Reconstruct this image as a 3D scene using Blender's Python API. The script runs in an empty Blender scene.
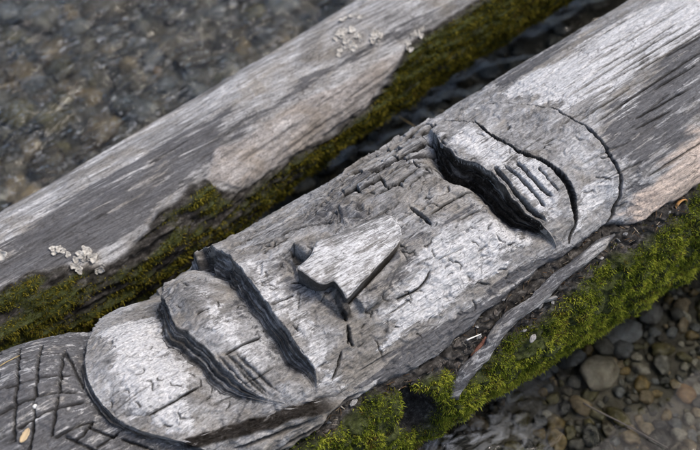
import bpy, math, random
import numpy as np
from math import sin, cos, tan, radians, pi
from mathutils import Vector, Matrix

random.seed(11)
RNG = np.random.default_rng(7)
SC = bpy.context.scene
COL = SC.collection

# ------------------------------------------------------------------ camera
PITCH, YAW, ROLL, FOV, DIST = radians(52), radians(33), radians(-3), radians(40.0), 1.75
AIM = np.array([0.0, 0.10, 0.36])
DV = np.array([cos(PITCH)*sin(YAW), cos(PITCH)*cos(YAW), -sin(PITCH)])
R0 = np.array([cos(YAW), -sin(YAW), 0.0])
U0 = np.cross(R0, DV)
RV = cos(ROLL)*R0 + sin(ROLL)*U0
UV = -sin(ROLL)*R0 + cos(ROLL)*U0
CAM = AIM - DIST*DV
cd = bpy.data.cameras.new('camera')
cam = bpy.data.objects.new('camera', cd)
COL.objects.link(cam)
m = Matrix(((RV[0], UV[0], -DV[0], CAM[0]), (RV[1], UV[1], -DV[1], CAM[1]),
            (RV[2], UV[2], -DV[2], CAM[2]), (0, 0, 0, 1)))
cam.matrix_world = m
cd.sensor_width = 36.0
cd.lens = 18.0/tan(FOV/2)
cd.clip_start, cd.clip_end = 0.05, 200.0
cd.dof.use_dof = True
cd.dof.focus_distance = 1.57
cd.dof.aperture_fstop = 3.2
SC.camera = cam

# ------------------------------------------------------------------ sky, sun, exposure
LIGHT_DIR = Vector((0.48, -0.14, 0.86)).normalized()      # towards the light
w = bpy.data.worlds.new('World'); SC.world = w; w.use_nodes = True
nt = w.node_tree
sky = nt.nodes.new('ShaderNodeTexSky'); sky.sky_type = 'NISHITA'; sky.sun_disc = False
sky.sun_elevation = math.asin(LIGHT_DIR.z)
sky.sun_rotation = math.atan2(LIGHT_DIR.x, LIGHT_DIR.y)
sky.air_density = 1.0; sky.dust_density = 4.0; sky.ozone_density = 1.0
nt.links.new(sky.outputs[0], nt.nodes['Background'].inputs[0])
nt.nodes['Background'].inputs[1].default_value = 0.15
sd = bpy.data.lights.new('sun', 'SUN'); sd.energy = 1.5; sd.angle = radians(22); sd.color = (1.0, 0.94, 0.85)
sun = bpy.data.objects.new('sun', sd); COL.objects.link(sun)
sun.rotation_euler = LIGHT_DIR.to_track_quat('Z', 'Y').to_euler()
SC.view_settings.view_transform = 'Standard'
SC.view_settings.look = 'None'
SC.view_settings.exposure = 0.60
SC.view_settings.gamma = 1.0
SC.view_settings.use_curve_mapping = False
SC.render.engine = 'CYCLES'
SC.cycles.use_denoising = True
SC.cycles.use_adaptive_sampling = True
SC.cycles.adaptive_threshold = 0.02
SC.cycles.filter_width = 1.2
SC.cycles.max_bounces = 8
SC.cycles.transparent_max_bounces = 12

# ------------------------------------------------------------------ numeric helpers
KPX = 2*tan(FOV/2)/700.0
def ray(px, py):
    v = DV + RV*(px-350)*KPX - UV*(py-225)*KPX
    return v/np.linalg.norm(v)
def on_plane(px, py, z):
    v = ray(px, py); t = (z-CAM[2])/v[2]
    return CAM + t*v
def smooth(t):
    t = np.clip(t, 0, 1); return t*t*(3-2*t)
def pn(x, y, seed=0):                       # 2-D gradient noise, about -1..1
    x = np.asarray(x, float); y = np.asarray(y, float)
    xi = np.floor(x).astype(np.int64); yi = np.floor(y).astype(np.int64)
    xf = x-xi; yf = y-yi
    u = xf*xf*xf*(xf*(xf*6-15)+10); v = yf*yf*yf*(yf*(yf*6-15)+10)
    tab = np.random.default_rng(1000+seed)
    perm = tab.permutation(1024); ang = tab.uniform(0, 2*pi, 1024)
    gx, gy = np.cos(ang), np.sin(ang)
    def g(ix, iy, dx, dy):
        h = perm[(perm[ix & 1023] + iy) & 1023]
        return gx[h]*dx + gy[h]*dy
    n00 = g(xi, yi, xf, yf); n10 = g(xi+1, yi, xf-1, yf)
    n01 = g(xi, yi+1, xf, yf-1); n11 = g(xi+1, yi+1, xf-1, yf-1)
    a = n00+(n10-n00)*u; b = n01+(n11-n01)*u
    return (a+(b-a)*v)*1.5
def fbm(x, y, seed=0, octv=4, gain=0.5):
    s = 0; amp = 1.0; f = 1.0
    for o in range(octv):
        s = s + amp*pn(x*f+17.3*o, y*f-9.1*o, seed+o); amp *= gain; f *= 2.03
    return s
def hash2(i, j, seed=0):
    v = np.sin(i*127.1+j*311.7+seed*74.7)*43758.5453
    return v-np.floor(v)
def poly_dist(X, A, pts, closed=False):
    """distance to a polyline, signed side (left of its direction positive), parameter 0..1 along it"""
    pts = np.asarray(pts, float)
    if closed: pts = np.vstack([pts, pts[:1]])
    seg = np.diff(pts, axis=0); L = np.hypot(seg[:, 0], seg[:, 1]); cum = np.concatenate([[0], np.cumsum(L)])
    best = np.full(X.shape, 1e9); side = np.ones(X.shape); par = np.zeros(X.shape)
    for k in range(len(seg)):
        px, pa = pts[k]; dx, da = seg[k]; l2 = L[k]**2+1e-12
        t = np.clip(((X-px)*dx+(A-pa)*da)/l2, 0, 1)
        qx = X-px-t*dx; qa = A-pa-t*da
        dd = qx*qx+qa*qa
        m_ = dd < best
        best = np.where(m_, dd, best)
        side = np.where(m_, np.sign(dx*qa-da*qx), side)
        par = np.where(m_, (cum[k]+t*L[k])/cum[-1], par)
    return np.sqrt(best), side, par
def inside(X, A, pts):
    pts = np.asarray(pts, float); n = len(pts); r = np.zeros(X.shape, bool)
    for i in range(n):
        x1, a1 = pts[i]; x2, a2 = pts[(i+1) % n]
        c = ((a1 > A) != (a2 > A)) & (X < (x2-x1)*(A-a1)/(a2-a1+1e-15)+x1)
        r ^= c
    return r
def sdf(X, A, pts):                         # positive inside
    d, _, _ = poly_dist(X, A, pts, True)
    return np.where(inside(X, A, pts), d, -d)
def smooth_line(pts, n=6):                  # Catmull-Rom
    P = np.asarray(pts, float); P = np.vstack([2*P[0]-P[1], P, 2*P[-1]-P[-2]]); out = []
    for i in range(1, len(P)-2):
        for t in np.linspace(0, 1, n, endpoint=False):
            a, b, c, d = P[i-1], P[i], P[i+1], P[i+2]
            out.append(0.5*((2*b)+(c-a)*t+(2*a-5*b+4*c-d)*t*t+(-a+3*b-3*c+d)*t**3))
    out.append(P[-2]); return np.array(out)

# ------------------------------------------------------------------ object helpers
def tag(o, label=None, cat=None, group=None, kind=None):
    if label: o['label'] = label
    if cat: o['category'] = cat
    if group: o['group'] = group
    if kind: o['kind'] = kind
    return o
def empty(name, loc=(0, 0, 0)):
    o = bpy.data.objects.new(name, None); o.empty_display_size = 0.05
    COL.objects.link(o); o.location = loc; return o
def link_mesh(name, me, mat, parent=None):
    o = bpy.data.objects.new(name, me); COL.objects.link(o)
    if mat is not None and len(me.materials) == 0: me.materials.append(mat)
    if parent is not None: o.parent = parent
    return o
def np_mesh(name, V, F, attrs=None, smooth_shade=True, normals=None):
    """V (n,3), F (m,k) equal-sided faces; attrs {name: (n,4)}"""
    me = bpy.data.meshes.new(name)
    k = F.shape[1]; nf = len(F)
    me.vertices.add(len(V)); me.vertices.foreach_set('co', np.ascontiguousarray(V, np.float32).ravel())
    me.loops.add(nf*k); me.loops.foreach_set('vertex_index', np.ascontiguousarray(F, np.int32).ravel())
    me.polygons.add(nf)
    me.polygons.foreach_set('loop_start', np.arange(0, nf*k, k, dtype=np.int32))
    me.polygons.foreach_set('loop_total', np.full(nf, k, np.int32))
    me.polygons.foreach_set('use_smooth', np.full(nf, smooth_shade, bool))
    for an, av in (attrs or {}).items():
        at = me.attributes.new(an, 'FLOAT_COLOR', 'POINT')
        at.data.foreach_set('color', np.ascontiguousarray(av, np.float32).ravel())
    me.update(calc_edges=True); me.validate()
    if normals is not None:
        me.normals_split_custom_set_from_vertices([tuple(v) for v in normals])
    return me
def vertex_normals(P, wrap=True):
    di = np.gradient(P, axis=0)
    if wrap: dj = (np.roll(P, -1, 1)-np.roll(P, 1, 1))
    else: dj = np.gradient(P, axis=1)
    n = np.cross(di, dj); l = np.linalg.norm(n, axis=2, keepdims=True)
    return n/np.maximum(l, 1e-12)
def grid_faces(ni, nj, wrap):
    i = np.arange(ni-1)[:, None]; j = np.arange(nj if wrap else nj-1)[None, :]
    j2 = (j+1) % nj
    return np.stack(np.broadcast_arrays(i*nj+j, (i+1)*nj+j, (i+1)*nj+j2, i*nj+j2), -1)

# ------------------------------------------------------------------ materials
class NT:
    def __init__(s, name):
        s.m = bpy.data.materials.new(name); s.m.use_nodes = True; s.t = s.m.node_tree
        s.b = s.t.nodes['Principled BSDF']; s.out = s.t.nodes['Material Output']
    def n(s, ty, **kw):
        o = s.t.nodes.new(ty)
        for k, v in kw.items(): setattr(o, k, v)
        return o
    def l(s, a, b): s.t.links.new(a, b)
    def put(s, v, sock):
        if isinstance(v, bpy.types.NodeSocket): s.l(v, sock)
        elif isinstance(v, (tuple, list)): sock.default_value = tuple(v)+((1.0,) if len(v) == 3 and sock.type == 'RGBA' else ())
        else: sock.default_value = v
    def obj(s, scale):
        tc = s.n('ShaderNodeTexCoord'); mp = s.n('ShaderNodeMapping'); mp.inputs['Scale'].default_value = scale
        s.l(tc.outputs['Object'], mp.inputs[0]); return mp.outputs[0]
    def noise(s, vec, scale=1.0, detail=5, rough=0.6, dist=0.0):
        o = s.n('ShaderNodeTexNoise'); s.l(vec, o.inputs['Vector'])
        o.inputs['Scale'].default_value = scale; o.inputs['Detail'].default_value = detail
        o.inputs['Roughness'].default_value = rough; o.inputs['Distortion'].default_value = dist
        return o.outputs['Fac']
    def math(s, op, a, b=0.0, clamp=False):
        o = s.n('ShaderNodeMath', operation=op, use_clamp=clamp); s.put(a, o.inputs[0]); s.put(b, o.inputs[1]); return o.outputs[0]
    def ramp(s, fac, stops):
        o = s.n('ShaderNodeValToRGB'); s.l(fac, o.inputs[0]); e = o.color_ramp.elements
        while len(e) < len(stops): e.new(0.5)
        for q, (p, c) in zip(e, stops): q.position = p; q.color = (c, c, c, 1) if not isinstance(c, tuple) else c+(1,)
        return o.outputs[0]
    def mix(s, fac, a, b, blend='MIX'):
        o = s.n('ShaderNodeMix', data_type='RGBA', blend_type=blend)
        s.put(fac, o.inputs[0]); s.put(a, o.inputs[6]); s.put(b, o.inputs[7]); return o.outputs[2]
    def attr(s, name):
        o = s.n('ShaderNodeAttribute'); o.attribute_name = name; sp = s.n('ShaderNodeSeparateColor'); s.l(o.outputs['Color'], sp.inputs[0])
        return sp.outputs[0], sp.outputs[1], sp.outputs[2], o.outputs['Alpha']
    def bump(s, h, strength=0.4, dist=0.002, prev=None):
        o = s.n('ShaderNodeBump'); o.inputs['Strength'].default_value = strength; o.inputs['Distance'].default_value = dist
        s.l(h, o.inputs['Height'])
        if prev is not None: s.l(prev, o.inputs['Normal'])
        return o.outputs[0]
    def done(s, col, rough=0.8, spec=0.35, normal=None):
        s.put(col, s.b.inputs['Base Color']); s.put(rough, s.b.inputs['Roughness']); s.b.inputs['Specular IOR Level'].default_value = spec
        if normal is not None: s.l(normal, s.b.inputs['Normal'])
        return s.m

def weathered_wood():
    t = NT('weathered_wood')
    stain, bark, tan_, mossy = t.attr('mask_a')
    endg_shade, bleach, crack, swirl = t.attr('mask_b')
    g1 = t.noise(t.obj((5, 95, 95)), 1, 9, 0.72, 0.25)
    g2 = t.noise(t.obj((22, 330, 330)), 1, 5, 0.7)
    bl = t.noise(t.obj((6, 16, 16)), 1, 6, 0.65, 0.6)
    sp = t.noise(t.obj((130, 260, 260)), 1, 3, 0.7)
    g3 = t.noise(t.obj((55, 900, 900)), 1, 3, 0.6)
    iso = t.noise(t.obj((38, 60, 60)), 1, 9, 0.78, 0.5)
    v = t.math('ADD', t.math('MULTIPLY', g1, 0.40), t.math('MULTIPLY', g2, 0.26))
    v = t.math('ADD', v, t.math('MULTIPLY', bl, 0.34))
    vi = t.math('ADD', t.math('MULTIPLY', iso, 0.46), t.math('MULTIPLY', g2, 0.24))
    vi = t.math('ADD', vi, t.math('MULTIPLY', bl, 0.30))
    mv = t.n('ShaderNodeMix', data_type='FLOAT'); t.l(t.math('MULTIPLY', swirl, 0.72), mv.inputs[0]); t.l(v, mv.inputs[2]); t.l(vi, mv.inputs[3]); v = mv.outputs[0]
    col = t.ramp(v, [(0.39, (0.075, 0.073, 0.072)), (0.46, (0.19, 0.187, 0.184)), (0.53, (0.345, 0.345, 0.347)), (0.60, (0.53, 0.535, 0.54))])
    warm = t.noise(t.obj((9, 13, 13)), 1, 5, 0.6, 0.8)
    col = t.mix(t.math('MULTIPLY', t.ramp(warm, [(0.46, 0.0), (0.62, 0.85)]), t.math('SUBTRACT', 1.0, t.math('MULTIPLY', bleach, 0.8))), col, t.ramp(v, [(0.36, (0.085, 0.076, 0.064)), (0.60, (0.31, 0.285, 0.25))]))
    # bleached outer skin
    bm = t.math('MULTIPLY', t.ramp(t.math('ADD', t.math('MULTIPLY', bleach, 0.55), t.math('MULTIPLY', t.math('SUBTRACT', v, 0.50), 2.6)), [(0.26, 0.0), (0.42, 1.0)]), t.ramp(bleach, [(0.02, 0.0), (0.3, 1.0)]))
    col = t.mix(bm, col, t.ramp(g2, [(0.35, (0.36, 0.36, 0.362)), (0.6, (0.60, 0.60, 0.605))]))
    # blue-grey stain
    sm = t.ramp(t.math('SUBTRACT', t.math('ADD', t.math('MULTIPLY', stain, 0.62), t.math('MULTIPLY', t.math('SUBTRACT', 0.52, g1), 3.2)), 0.05), [(0.20, 0.0), (0.36, 0.9)])
    sm = t.math('MULTIPLY', sm, t.ramp(stain, [(0.02, 0.0), (0.25, 1.0)]))
    col = t.mix(sm, col, t.ramp(g2, [(0.35, (0.045, 0.045, 0.049)), (0.65, (0.120, 0.120, 0.127))]))
    # bare pinkish wood
    col = t.mix(t.math('MULTIPLY', tan_, t.ramp(bl, [(0.30, 0.5), (0.50, 1.0)])), col, t.ramp(g1, [(0.35, (0.30, 0.245, 0.205)), (0.6, (0.66, 0.54, 0.45))]))
    # cut walls: dark end grain with shade painted in, pale torn fibres
    eg = t.noise(t.obj((60, 90, 90)), 1, 6, 0.7, 0.8)
    col = t.mix(endg_shade, col, t.ramp(eg, [(0.40, (0.011, 0.0095, 0.008)), (0.58, (0.034, 0.030, 0.026)), (0.72, (0.15, 0.14, 0.13))]))
    bk = t.noise(t.obj((60, 95, 95)), 1, 6, 0.7)
    col = t.mix(bark, col, t.ramp(bk, [(0.38, (0.014, 0.0125, 0.011)), (0.54, (0.048, 0.044, 0.040)), (0.70, (0.17, 0.16, 0.15))]))
    col = t.mix(mossy, col, t.ramp(bk, [(0.35, (0.018, 0.022, 0.006)), (0.65, (0.06, 0.075, 0.015))]))
    mic = t.noise(t.obj((170, 420, 420)), 1, 4, 0.75)
    col = t.mix(1.0, col, t.ramp(mic, [(0.34, 0.64), (0.50, 0.98), (0.64, 1.18)]), 'MULTIPLY')
    # inner shade of cracks and slits, put in as near-black colour
    col = t.mix(t.math('MULTIPLY', crack, 0.96), col, (0.012, 0.011, 0.010))
    col = t.mix(t.ramp(sp, [(0.30, 0.8), (0.41, 0.0)]), col, (0.05, 0.048, 0.045))
    hair = t.noise(t.obj((3.5, 300, 300)), 1, 2, 0.5)
    hl = t.ramp(t.math('ABSOLUTE', t.math('SUBTRACT', hair, 0.5)), [(0.0, 0.75), (0.016, 0.0)])
    col = t.mix(t.math('MULTIPLY', hl, t.ramp(bl, [(0.42, 0.9), (0.6, 0.1)])), col, (0.06, 0.057, 0.054))
    wv = t.n('ShaderNodeVectorMath', operation='ADD'); nz = t.n('ShaderNodeTexNoise'); t.l(t.obj((40, 60, 60)), nz.inputs['Vector']); nz.inputs['Scale'].default_value = 1; nz.inputs['Detail'].default_value = 3
    t.l(t.obj((30, 75, 75)), wv.inputs[0]); t.l(nz.outputs['Color'], wv.inputs[1])
    vo = t.n('ShaderNodeTexVoronoi', feature='DISTANCE_TO_EDGE'); t.l(wv.outputs[0], vo.inputs['Vector']); vo.inputs['Scale'].default_value = 1.0
    craze = t.math('MULTIPLY', t.ramp(vo.outputs['Distance'], [(0.012, 1.0), (0.045, 0.0)]), t.ramp(t.noise(t.obj((16, 22, 22)), 1, 4, 0.6), [(0.50, 0.0), (0.60, 1.0)]))
    craze = t.math('MULTIPLY', craze, t.math('SUBTRACT', 1.0, bark))
    col = t.mix(t.math('MULTIPLY', craze, 0.5), col, (0.055, 0.05, 0.046))
    nc = t.bump(t.math('SUBTRACT', 1.0, craze), 0.5, 0.002)
    n0 = t.bump(g3, 0.35, 0.0010, nc)
    n1 = t.bump(g2, 0.7, 0.0026, n0)
    n2 = t.bump(g1, 0.45, 0.004, n1)
    n3 = t.bump(bk, 0.35, 0.002, n2)
    ni = t.bump(mic, 0.5, 0.0012, t.bump(iso, 0.6, 0.003, n3))
    m_ = t.done(col, 0.75, 0.3, ni)
    dull = t.math('MAXIMUM', t.math('MAXIMUM', endg_shade, crack), t.math('MULTIPLY', bark, 0.7))
    t.l(t.math('MULTIPLY', t.math('SUBTRACT', 1.0, dull, True), 0.3), t.b.inputs['Specular IOR Level'])
    return m_

WOOD = weathered_wood()

# ------------------------------------------------------------------ logs as height fields
class Log:
    def __init__(s, y0, y1, z, r0, r1, amean):
        s.y0, s.y1, s.z, s.r0, s.r1, s.am = y0, y1, z, r0, r1, amean
    def cy(s, x): return s.y0+s.y1*x
    def R(s, x): return s.r0+s.r1*np.clip(x, -1.6, 2.2)
    def f(s, P): return math.hypot(P[1]-s.cy(P[0]), P[2]-s.z)-s.R(P[0])-s.up
    def at(s, px, py, up=0.0):                 # photo pixel -> (x, arc) on the log (or on a surface `up` above it)
        s.up = up
        try: return s._at(px, py)
        finally: s.up = 0.0
    up = 0.0
    def _at(s, px, py):
        v = ray(px, py); ts = np.linspace(0.7, 3.2, 251); prev = None; bestt, bestf = 0, 1e9
        for t in ts:
            f = s.f(CAM+t*v)
            if f < bestf: bestt, bestf = t, f
            if f < 0: break
            prev = t
        if bestf < 0:
            lo, hi = prev, t
            for _ in range(22):
                mid = (lo+hi)/2
                if s.f(CAM+mid*v) < 0: hi = mid
                else: lo = mid
            bestt = lo
        P = CAM+bestt*v
        phi = math.atan2(-(P[1]-s.cy(P[0])), P[2]-s.z)
        return P[0], phi*s.am
    def line(s, pts, n=0):
        q = np.array([s.at(*p) for p in pts]); return smooth_line(q, n) if n else q
    def place(s, X, A, Hh):
        phi = A/s.am; r = s.R(X)+Hh
        return np.stack([X, s.cy(X)-r*np.sin(phi), s.z+r*np.cos(phi)], -1)
    def point(s, px, py, lift=0.0):
        x, a = s.at(px, py); return s.place(np.array(x), np.array(a), np.array(lift))

def spaced(lo, a, b, hi, fine, n_lo, n_hi):
    return np.concatenate([np.linspace(lo, a, n_lo, endpoint=False), np.linspace(a, b, int((b-a)/fine)), np.linspace(b, hi, n_hi+1)[1:]])

FR = Log(-0.018, -0.0157, 0.27, 0.236, 0.044, 0.24)
class SoftLog(Log):                            # slightly crooked log: tabled centre line and girth
    tx = np.linspace(-2, 2.6, 461); ker = np.ones(41)/41
    def soften(s, xk, vk): v = np.interp(s.tx, xk, vk); return np.convolve(np.pad(v, 20, mode='edge'), s.ker, 'valid')
    def __init__(s, z, amean):
        s.z, s.am = z, amean
        s.ct = s.soften([-1.55, -.75, -.19, .4, 1.3, 2.2], [.37, .442, .490, .575, .649, .72]); s.rt = s.soften([-1.55, -.75, -.19, .4, 1.3, 2.2], [.11, .125, .134, .121, .137, .15])
    def cy(s, x): return np.interp(x, s.tx, s.ct)
    def R(s, x): return np.interp(x, s.tx, s.rt)
BK = SoftLog(0.22, 0.14)

# ================================================================== streambed, water, stones
def bed_material():
    t = NT('streambed_silt')
    a = t.noise(t.obj((9, 9, 9)), 1, 7, 0.65); b = t.noise(t.obj((70, 70, 70)), 1, 5, 0.7)
    col = t.mix(t.ramp(b, [(0.35, 0.0), (0.65, 1.0)]), t.ramp(a, [(0.35, (0.03, 0.025, 0.018)), (0.65, (0.085, 0.07, 0.05))]), t.ramp(a, [(0.4, (0.045, 0.04, 0.033)), (0.6, (0.12, 0.108, 0.09))]))
    return t.done(col, 0.55, 0.4, t.bump(b, 0.6, 0.01))
def bed_height(x, y):
    return -0.085+0.022*fbm(x*1.7, y*1.7, 40, 4)+0.006*pn(x*19, y*19, 45)
gx = spaced(-30, -3.2, 4.6, 30, 0.04, 14, 14); gy = spaced(-30, -2.2, 5.2, 30, 0.04, 14, 14)
GX, GY = np.meshgrid(gx, gy, indexing='ij')
P = np.stack([GX, GY, bed_height(GX, GY)], -1)
bed = link_mesh('streambed', np_mesh('streambed', P.reshape(-1, 3), grid_faces(len(gx), len(gy), False).reshape(-1, 4)), bed_material())
tag(bed, 'silty brown bed of the stream under the two logs', 'streambed', kind='structure')

def water_height(x, y):
    # faster riffle behind the far log and just under the near log, a calmer pool in the lower right
    d = on_plane(465, 438, 0.0); q = on_plane(650, 380, 0.0)
    calm = np.exp(-((((x-q[0])/0.42)**2+((y-q[1])/0.32)**2)**2))
    rush = np.exp(-(((x-d[0])/0.13)**2+((y-d[1])/0.11)**2))
    amp = (1-0.90*calm)*(1.0+0.8*rush)
    wx = x+0.05*pn(x*6, y*6, 60); wy = y+0.05*pn(x*6, y*6, 61)
    h = 0.0130*pn(wx*5, wy*10, 62)+0.0105*pn(wx*12, wy*24, 63)+0.0048*pn(wx*27, wy*50, 64)
    return amp*h, amp, rush
gx = spaced(-30, -2.2, 3.6, 30, 0.013, 10, 10); gy = spaced(-30, -1.0, 3.9, 30, 0.013, 10, 10)
GX, GY = np.meshgrid(gx, gy, indexing='ij')
WH, AMP, RUSH = water_height(GX, GY)
edge = smooth((3.4-np.hypot(GX-0.6, GY-1.2))/0.8)
P = np.stack([GX, GY, WH*edge], -1)
WA = np.zeros((len(gx), len(gy), 4)); WA[..., 0] = AMP; WA[..., 1] = RUSH; WA[..., 2] = smooth((GY-0.5)/0.3); WA[..., 3] = 1
def water_material():
    t = NT('stream_water'); t.t.nodes.remove(t.b)
    amp, rush, far, _ = t.attr('flow')
    n1 = t.noise(t.obj((20, 52, 30)), 1, 3, 0.55, 0.8); n2 = t.noise(t.obj((12, 20, 12)), 1, 3, 0.55, 0.5)
    bmp = t.n('ShaderNodeBump'); bmp.inputs['Distance'].default_value = 0.012
    t.l(t.math('MULTIPLY', t.math('MULTIPLY', amp, t.math('ADD', 0.25, t.math('MULTIPLY', far, 0.75))), 0.9, True), bmp.inputs['Strength']); t.l(n1, bmp.inputs['Height'])
    b2 = t.n('ShaderNodeBump'); b2.inputs['Distance'].default_value = 0.012
    t.l(t.math('MULTIPLY', amp, 0.35, True), b2.inputs['Strength']); t.l(n2, b2.inputs['Height']); t.l(bmp.outputs[0], b2.inputs['Normal'])
    tr = t.n('ShaderNodeBsdfRefraction'); tr.inputs[0].default_value = (0.86, 0.88, 0.84, 1); tr.inputs['IOR'].default_value = 1.333; tr.inputs['Roughness'].default_value = 0.0; t.l(b2.outputs[0], tr.inputs['Normal'])
    gl = t.n('ShaderNodeBsdfGlossy'); gl.inputs['Roughness'].default_value = 0.04; t.l(b2.outputs[0], gl.inputs['Normal'])
    fr = t.n('ShaderNodeFresnel'); fr.inputs[0].default_value = 1.333; t.l(b2.outputs[0], fr.inputs['Normal'])
    mx = t.n('ShaderNodeMixShader'); t.l(fr.outputs[0], mx.inputs[0]); t.l(tr.outputs[0], mx.inputs[1]); t.l(gl.outputs[0], mx.inputs[2])
    # churned foam where the water squeezes under the log
    df = t.n('ShaderNodeBsdfDiffuse'); df.inputs[0].default_value = (0.70, 0.73, 0.76, 1); t.l(b2.outputs[0], df.inputs['Normal'])
    fo = t.noise(t.obj((16, 30, 16)), 1, 6, 0.7, 1.5)
    fine = t.noise(t.obj((22, 60, 22)), 1, 6, 0.75, 2.0)
    fm = t.math('MULTIPLY', t.math('MULTIPLY', rush, t.ramp(fo, [(0.46, 0.0), (0.70, 1.0)])), 0.50, True)
    riff_glint = t.math('MULTIPLY', t.math('MULTIPLY', far, t.ramp(fine, [(0.56, 0.0), (0.68, 1.0)])), 0.45, True)  # pale glints on the far riffle, painted as white diffuse flecks
    fm = t.math('MAXIMUM', fm, riff_glint)
    m2 = t.n('ShaderNodeMixShader'); t.l(fm, m2.inputs[0]); t.l(mx.outputs[0], m2.inputs[1]); t.l(df.outputs[0], m2.inputs[2])
    t.l(m2.outputs[0], t.out.inputs[0]); return t.m
wat = link_mesh('stream_water', np_mesh('stream_water', P.reshape(-1, 3), grid_faces(len(gx), len(gy), False).reshape(-1, 4), {'flow': WA.reshape(-1, 4)}), water_material())
tag(wat, 'clear rippling water of the shallow stream', 'water', kind='structure')

def stone_material():
    t = NT('river_stone')
    oi = t.n('ShaderNodeObjectInfo')
    a = t.noise(t.obj((1.6, 1.6, 1.6)), 1, 6, 0.65, 0.5); b = t.noise(t.obj((9, 9, 9)), 1, 4, 0.7)
    c = t.mix(t.ramp(a, [(0.35, 0.0), (0.65, 1.0)]), t.mix(1.0, oi.outputs['Color'], (0.45, 0.42, 0.36), 'MULTIPLY'), t.mix(1.0, oi.outputs['Color'], (1.05, 1.02, 0.97), 'MULTIPLY'))
    c = t.mix(t.ramp(b, [(0.5, 0.0), (0.75, 0.4)]), c, (0.20, 0.18, 0.15))
    return t.done(t.mix(1.0, c, (0.72, 0.72, 0.74), 'MULTIPLY'), 0.22, 0.6, t.bump(b, 0.3, 0.05))
STONE = stone_material()
def ico(sub):
    import bmesh
    bm = bmesh.new(); bmesh.ops.create_icosphere(bm, subdivisions=sub, radius=1.0)
    V = np.array([v.co[:] for v in bm.verts]); F = np.array([[v.index for v in f.verts] for f in bm.faces]); bm.free(); return V, F
def lump(seed, sub=3, sx=1, sy=0.8, sz=0.55, am=0.22, fr=1.1, facets=5):
    V, F = ico(sub); r = np.random.default_rng(seed)
    k = 1+am*(pn(V[:, 0]*fr+seed, V[:, 1]*fr+V[:, 2]*0.7, seed)+pn(V[:, 1]*fr*1.3-seed, V[:, 2]*fr*1.3+3, seed+1))*0.7
    V = V*k[:, None]
    for _ in range(facets):                 # planed-off faces
        n = r.normal(size=3); n /= np.linalg.norm(n); c = r.uniform(0.68, 0.9)
        dd = V@n-c; V = V-np.where(dd > 0, dd*0.8, 0)[:, None]*n
    return V*np.array([sx, sy, sz]), F
STONES = [np_mesh('stone', *lump(100+i, 3, 1, r[0], r[1], 0.3, 1.2, 11)) for i, r in enumerate([(0.8, 0.5), (0.65, 0.45), (0.9, 0.6), (0.7, 0.35), (0.85, 0.7), (0.6, 0.55)])]
for me in STONES: me.materials.append(STONE)
def stone(name, x, y, z, size, col, label, group=None, rz=None, var=None, cat='stone', fl=1.0):
    o = bpy.data.objects.new(name, STONES[random.randrange(6) if var is None else var]); COL.objects.link(o)
    o.location = (x, y, z); o.scale = (size, size*random.uniform(0.85, 1.1), size*fl)
    o.rotation_euler = (random.uniform(-.3, .3), random.uniform(-.3, .3), random.uniform(0, 6.28) if rz is None else rz)
    o.color = col+(1,)
    return tag(o, label, cat, group)
GREY, BLUE, TANC, OCHRE, OLIVE, DARK, PALE, ORNG = (0.20, 0.195, 0.185), (0.19, 0.205, 0.235), (0.32, 0.25, 0.165), (0.28, 0.20, 0.085), (0.17, 0.15, 0.07), (0.035, 0.035, 0.035), (0.42, 0.40, 0.36), (0.36, 0.20, 0.075)
named = [ # px, py, half-width in px, colour, flatness, label
 (624, 322, 21, (0.34, 0.36, 0.40), .6, 'flat blue-grey stone under water just below the mossy log edge'),
 (653, 307, 14, (0.36, 0.36, 0.36), .9, 'upright grey oval stone touching the bright moss of the carved log'),
 (642, 360, 10, PALE, .9, 'pale grey round pebble in the middle of the clear pool'),
 (666, 343, 12, OLIVE, .9, 'olive stone at the upper edge of the clear pool'),
 (604, 366, 26, (0.42, 0.39, 0.34), .5, 'largest light tan flat stone in the clear pool'),
 (583, 399, 13, TANC, .8, 'tan blocky stone at the edge of the churning water'),
 (645, 377, 9, OCHRE, .8, 'yellow-ochre pebble below the pale round pebble in the pool'),
 (660, 385, 7, OCHRE, .8, 'small ochre pebble beside the yellow-ochre pebble'),
 (690, 386, 10, ORNG, .8, 'orange-brown stone at the picture edge above the gravel'),
 (692, 412, 7, PALE, .9, 'white and orange pebble at the waterline'),
 (650, 421, 9, TANC, .8, 'brown and white pebble poking out beside the dark stone'),
 (634, 431, 10, TANC, .8, 'tan oval pebble lowest in the pool near the twig'),
 (622, 410, 13, OLIVE, .7, 'olive-brown stone between the tan blocky stone and the gravel'),
 (684, 427, 8, PALE, .8, 'pale long pebble at the waterline'),
 (666, 433, 16, DARK, .6, 'black wet stone among the gravel'),
 (560, 434, 14, OCHRE, .8, 'mustard-yellow stone beside the churning water'),
 (549, 408, 6, PALE, .8, 'small cream pebble above the mustard-yellow stone'),
 (686, 318, 9, TANC, .8, 'tan pebble near the picture edge below the moss'),
 (594, 430, 13, DARK, .6, 'dark brown stone right of the mustard-yellow stone'),
 (575, 350, 16, BLUE, .5, 'dim grey stone in the shade of the moss edge'),
 # behind the far log
 (155, 65, 5, ORNG, .8, 'small orange stone in the riffle behind the far log'),
 (166, 84, 11, BLUE, .7, 'dark slate-blue stone in the riffle behind the far log'),
 (85, 88, 15, OCHRE, .6, 'mossy ochre stone in the riffle behind the far log'),
 (230, 68, 9, PALE, .8, 'whitish stone close to the upper edge of the far log'),
 (140, 20, 16, GREY, .7, 'large grey block under the riffle near the top of the picture'),
 (190, 72, 8, BLUE, .7, 'small slate stone beside the dark slate-blue stone'),
 (10, 30, 14, OLIVE, .7, 'dark olive stone in the upper corner of the stream'),
 (245, 45, 13, OCHRE, .6, 'brown stone against the far log near the grey fungus clumps'),
]
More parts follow.
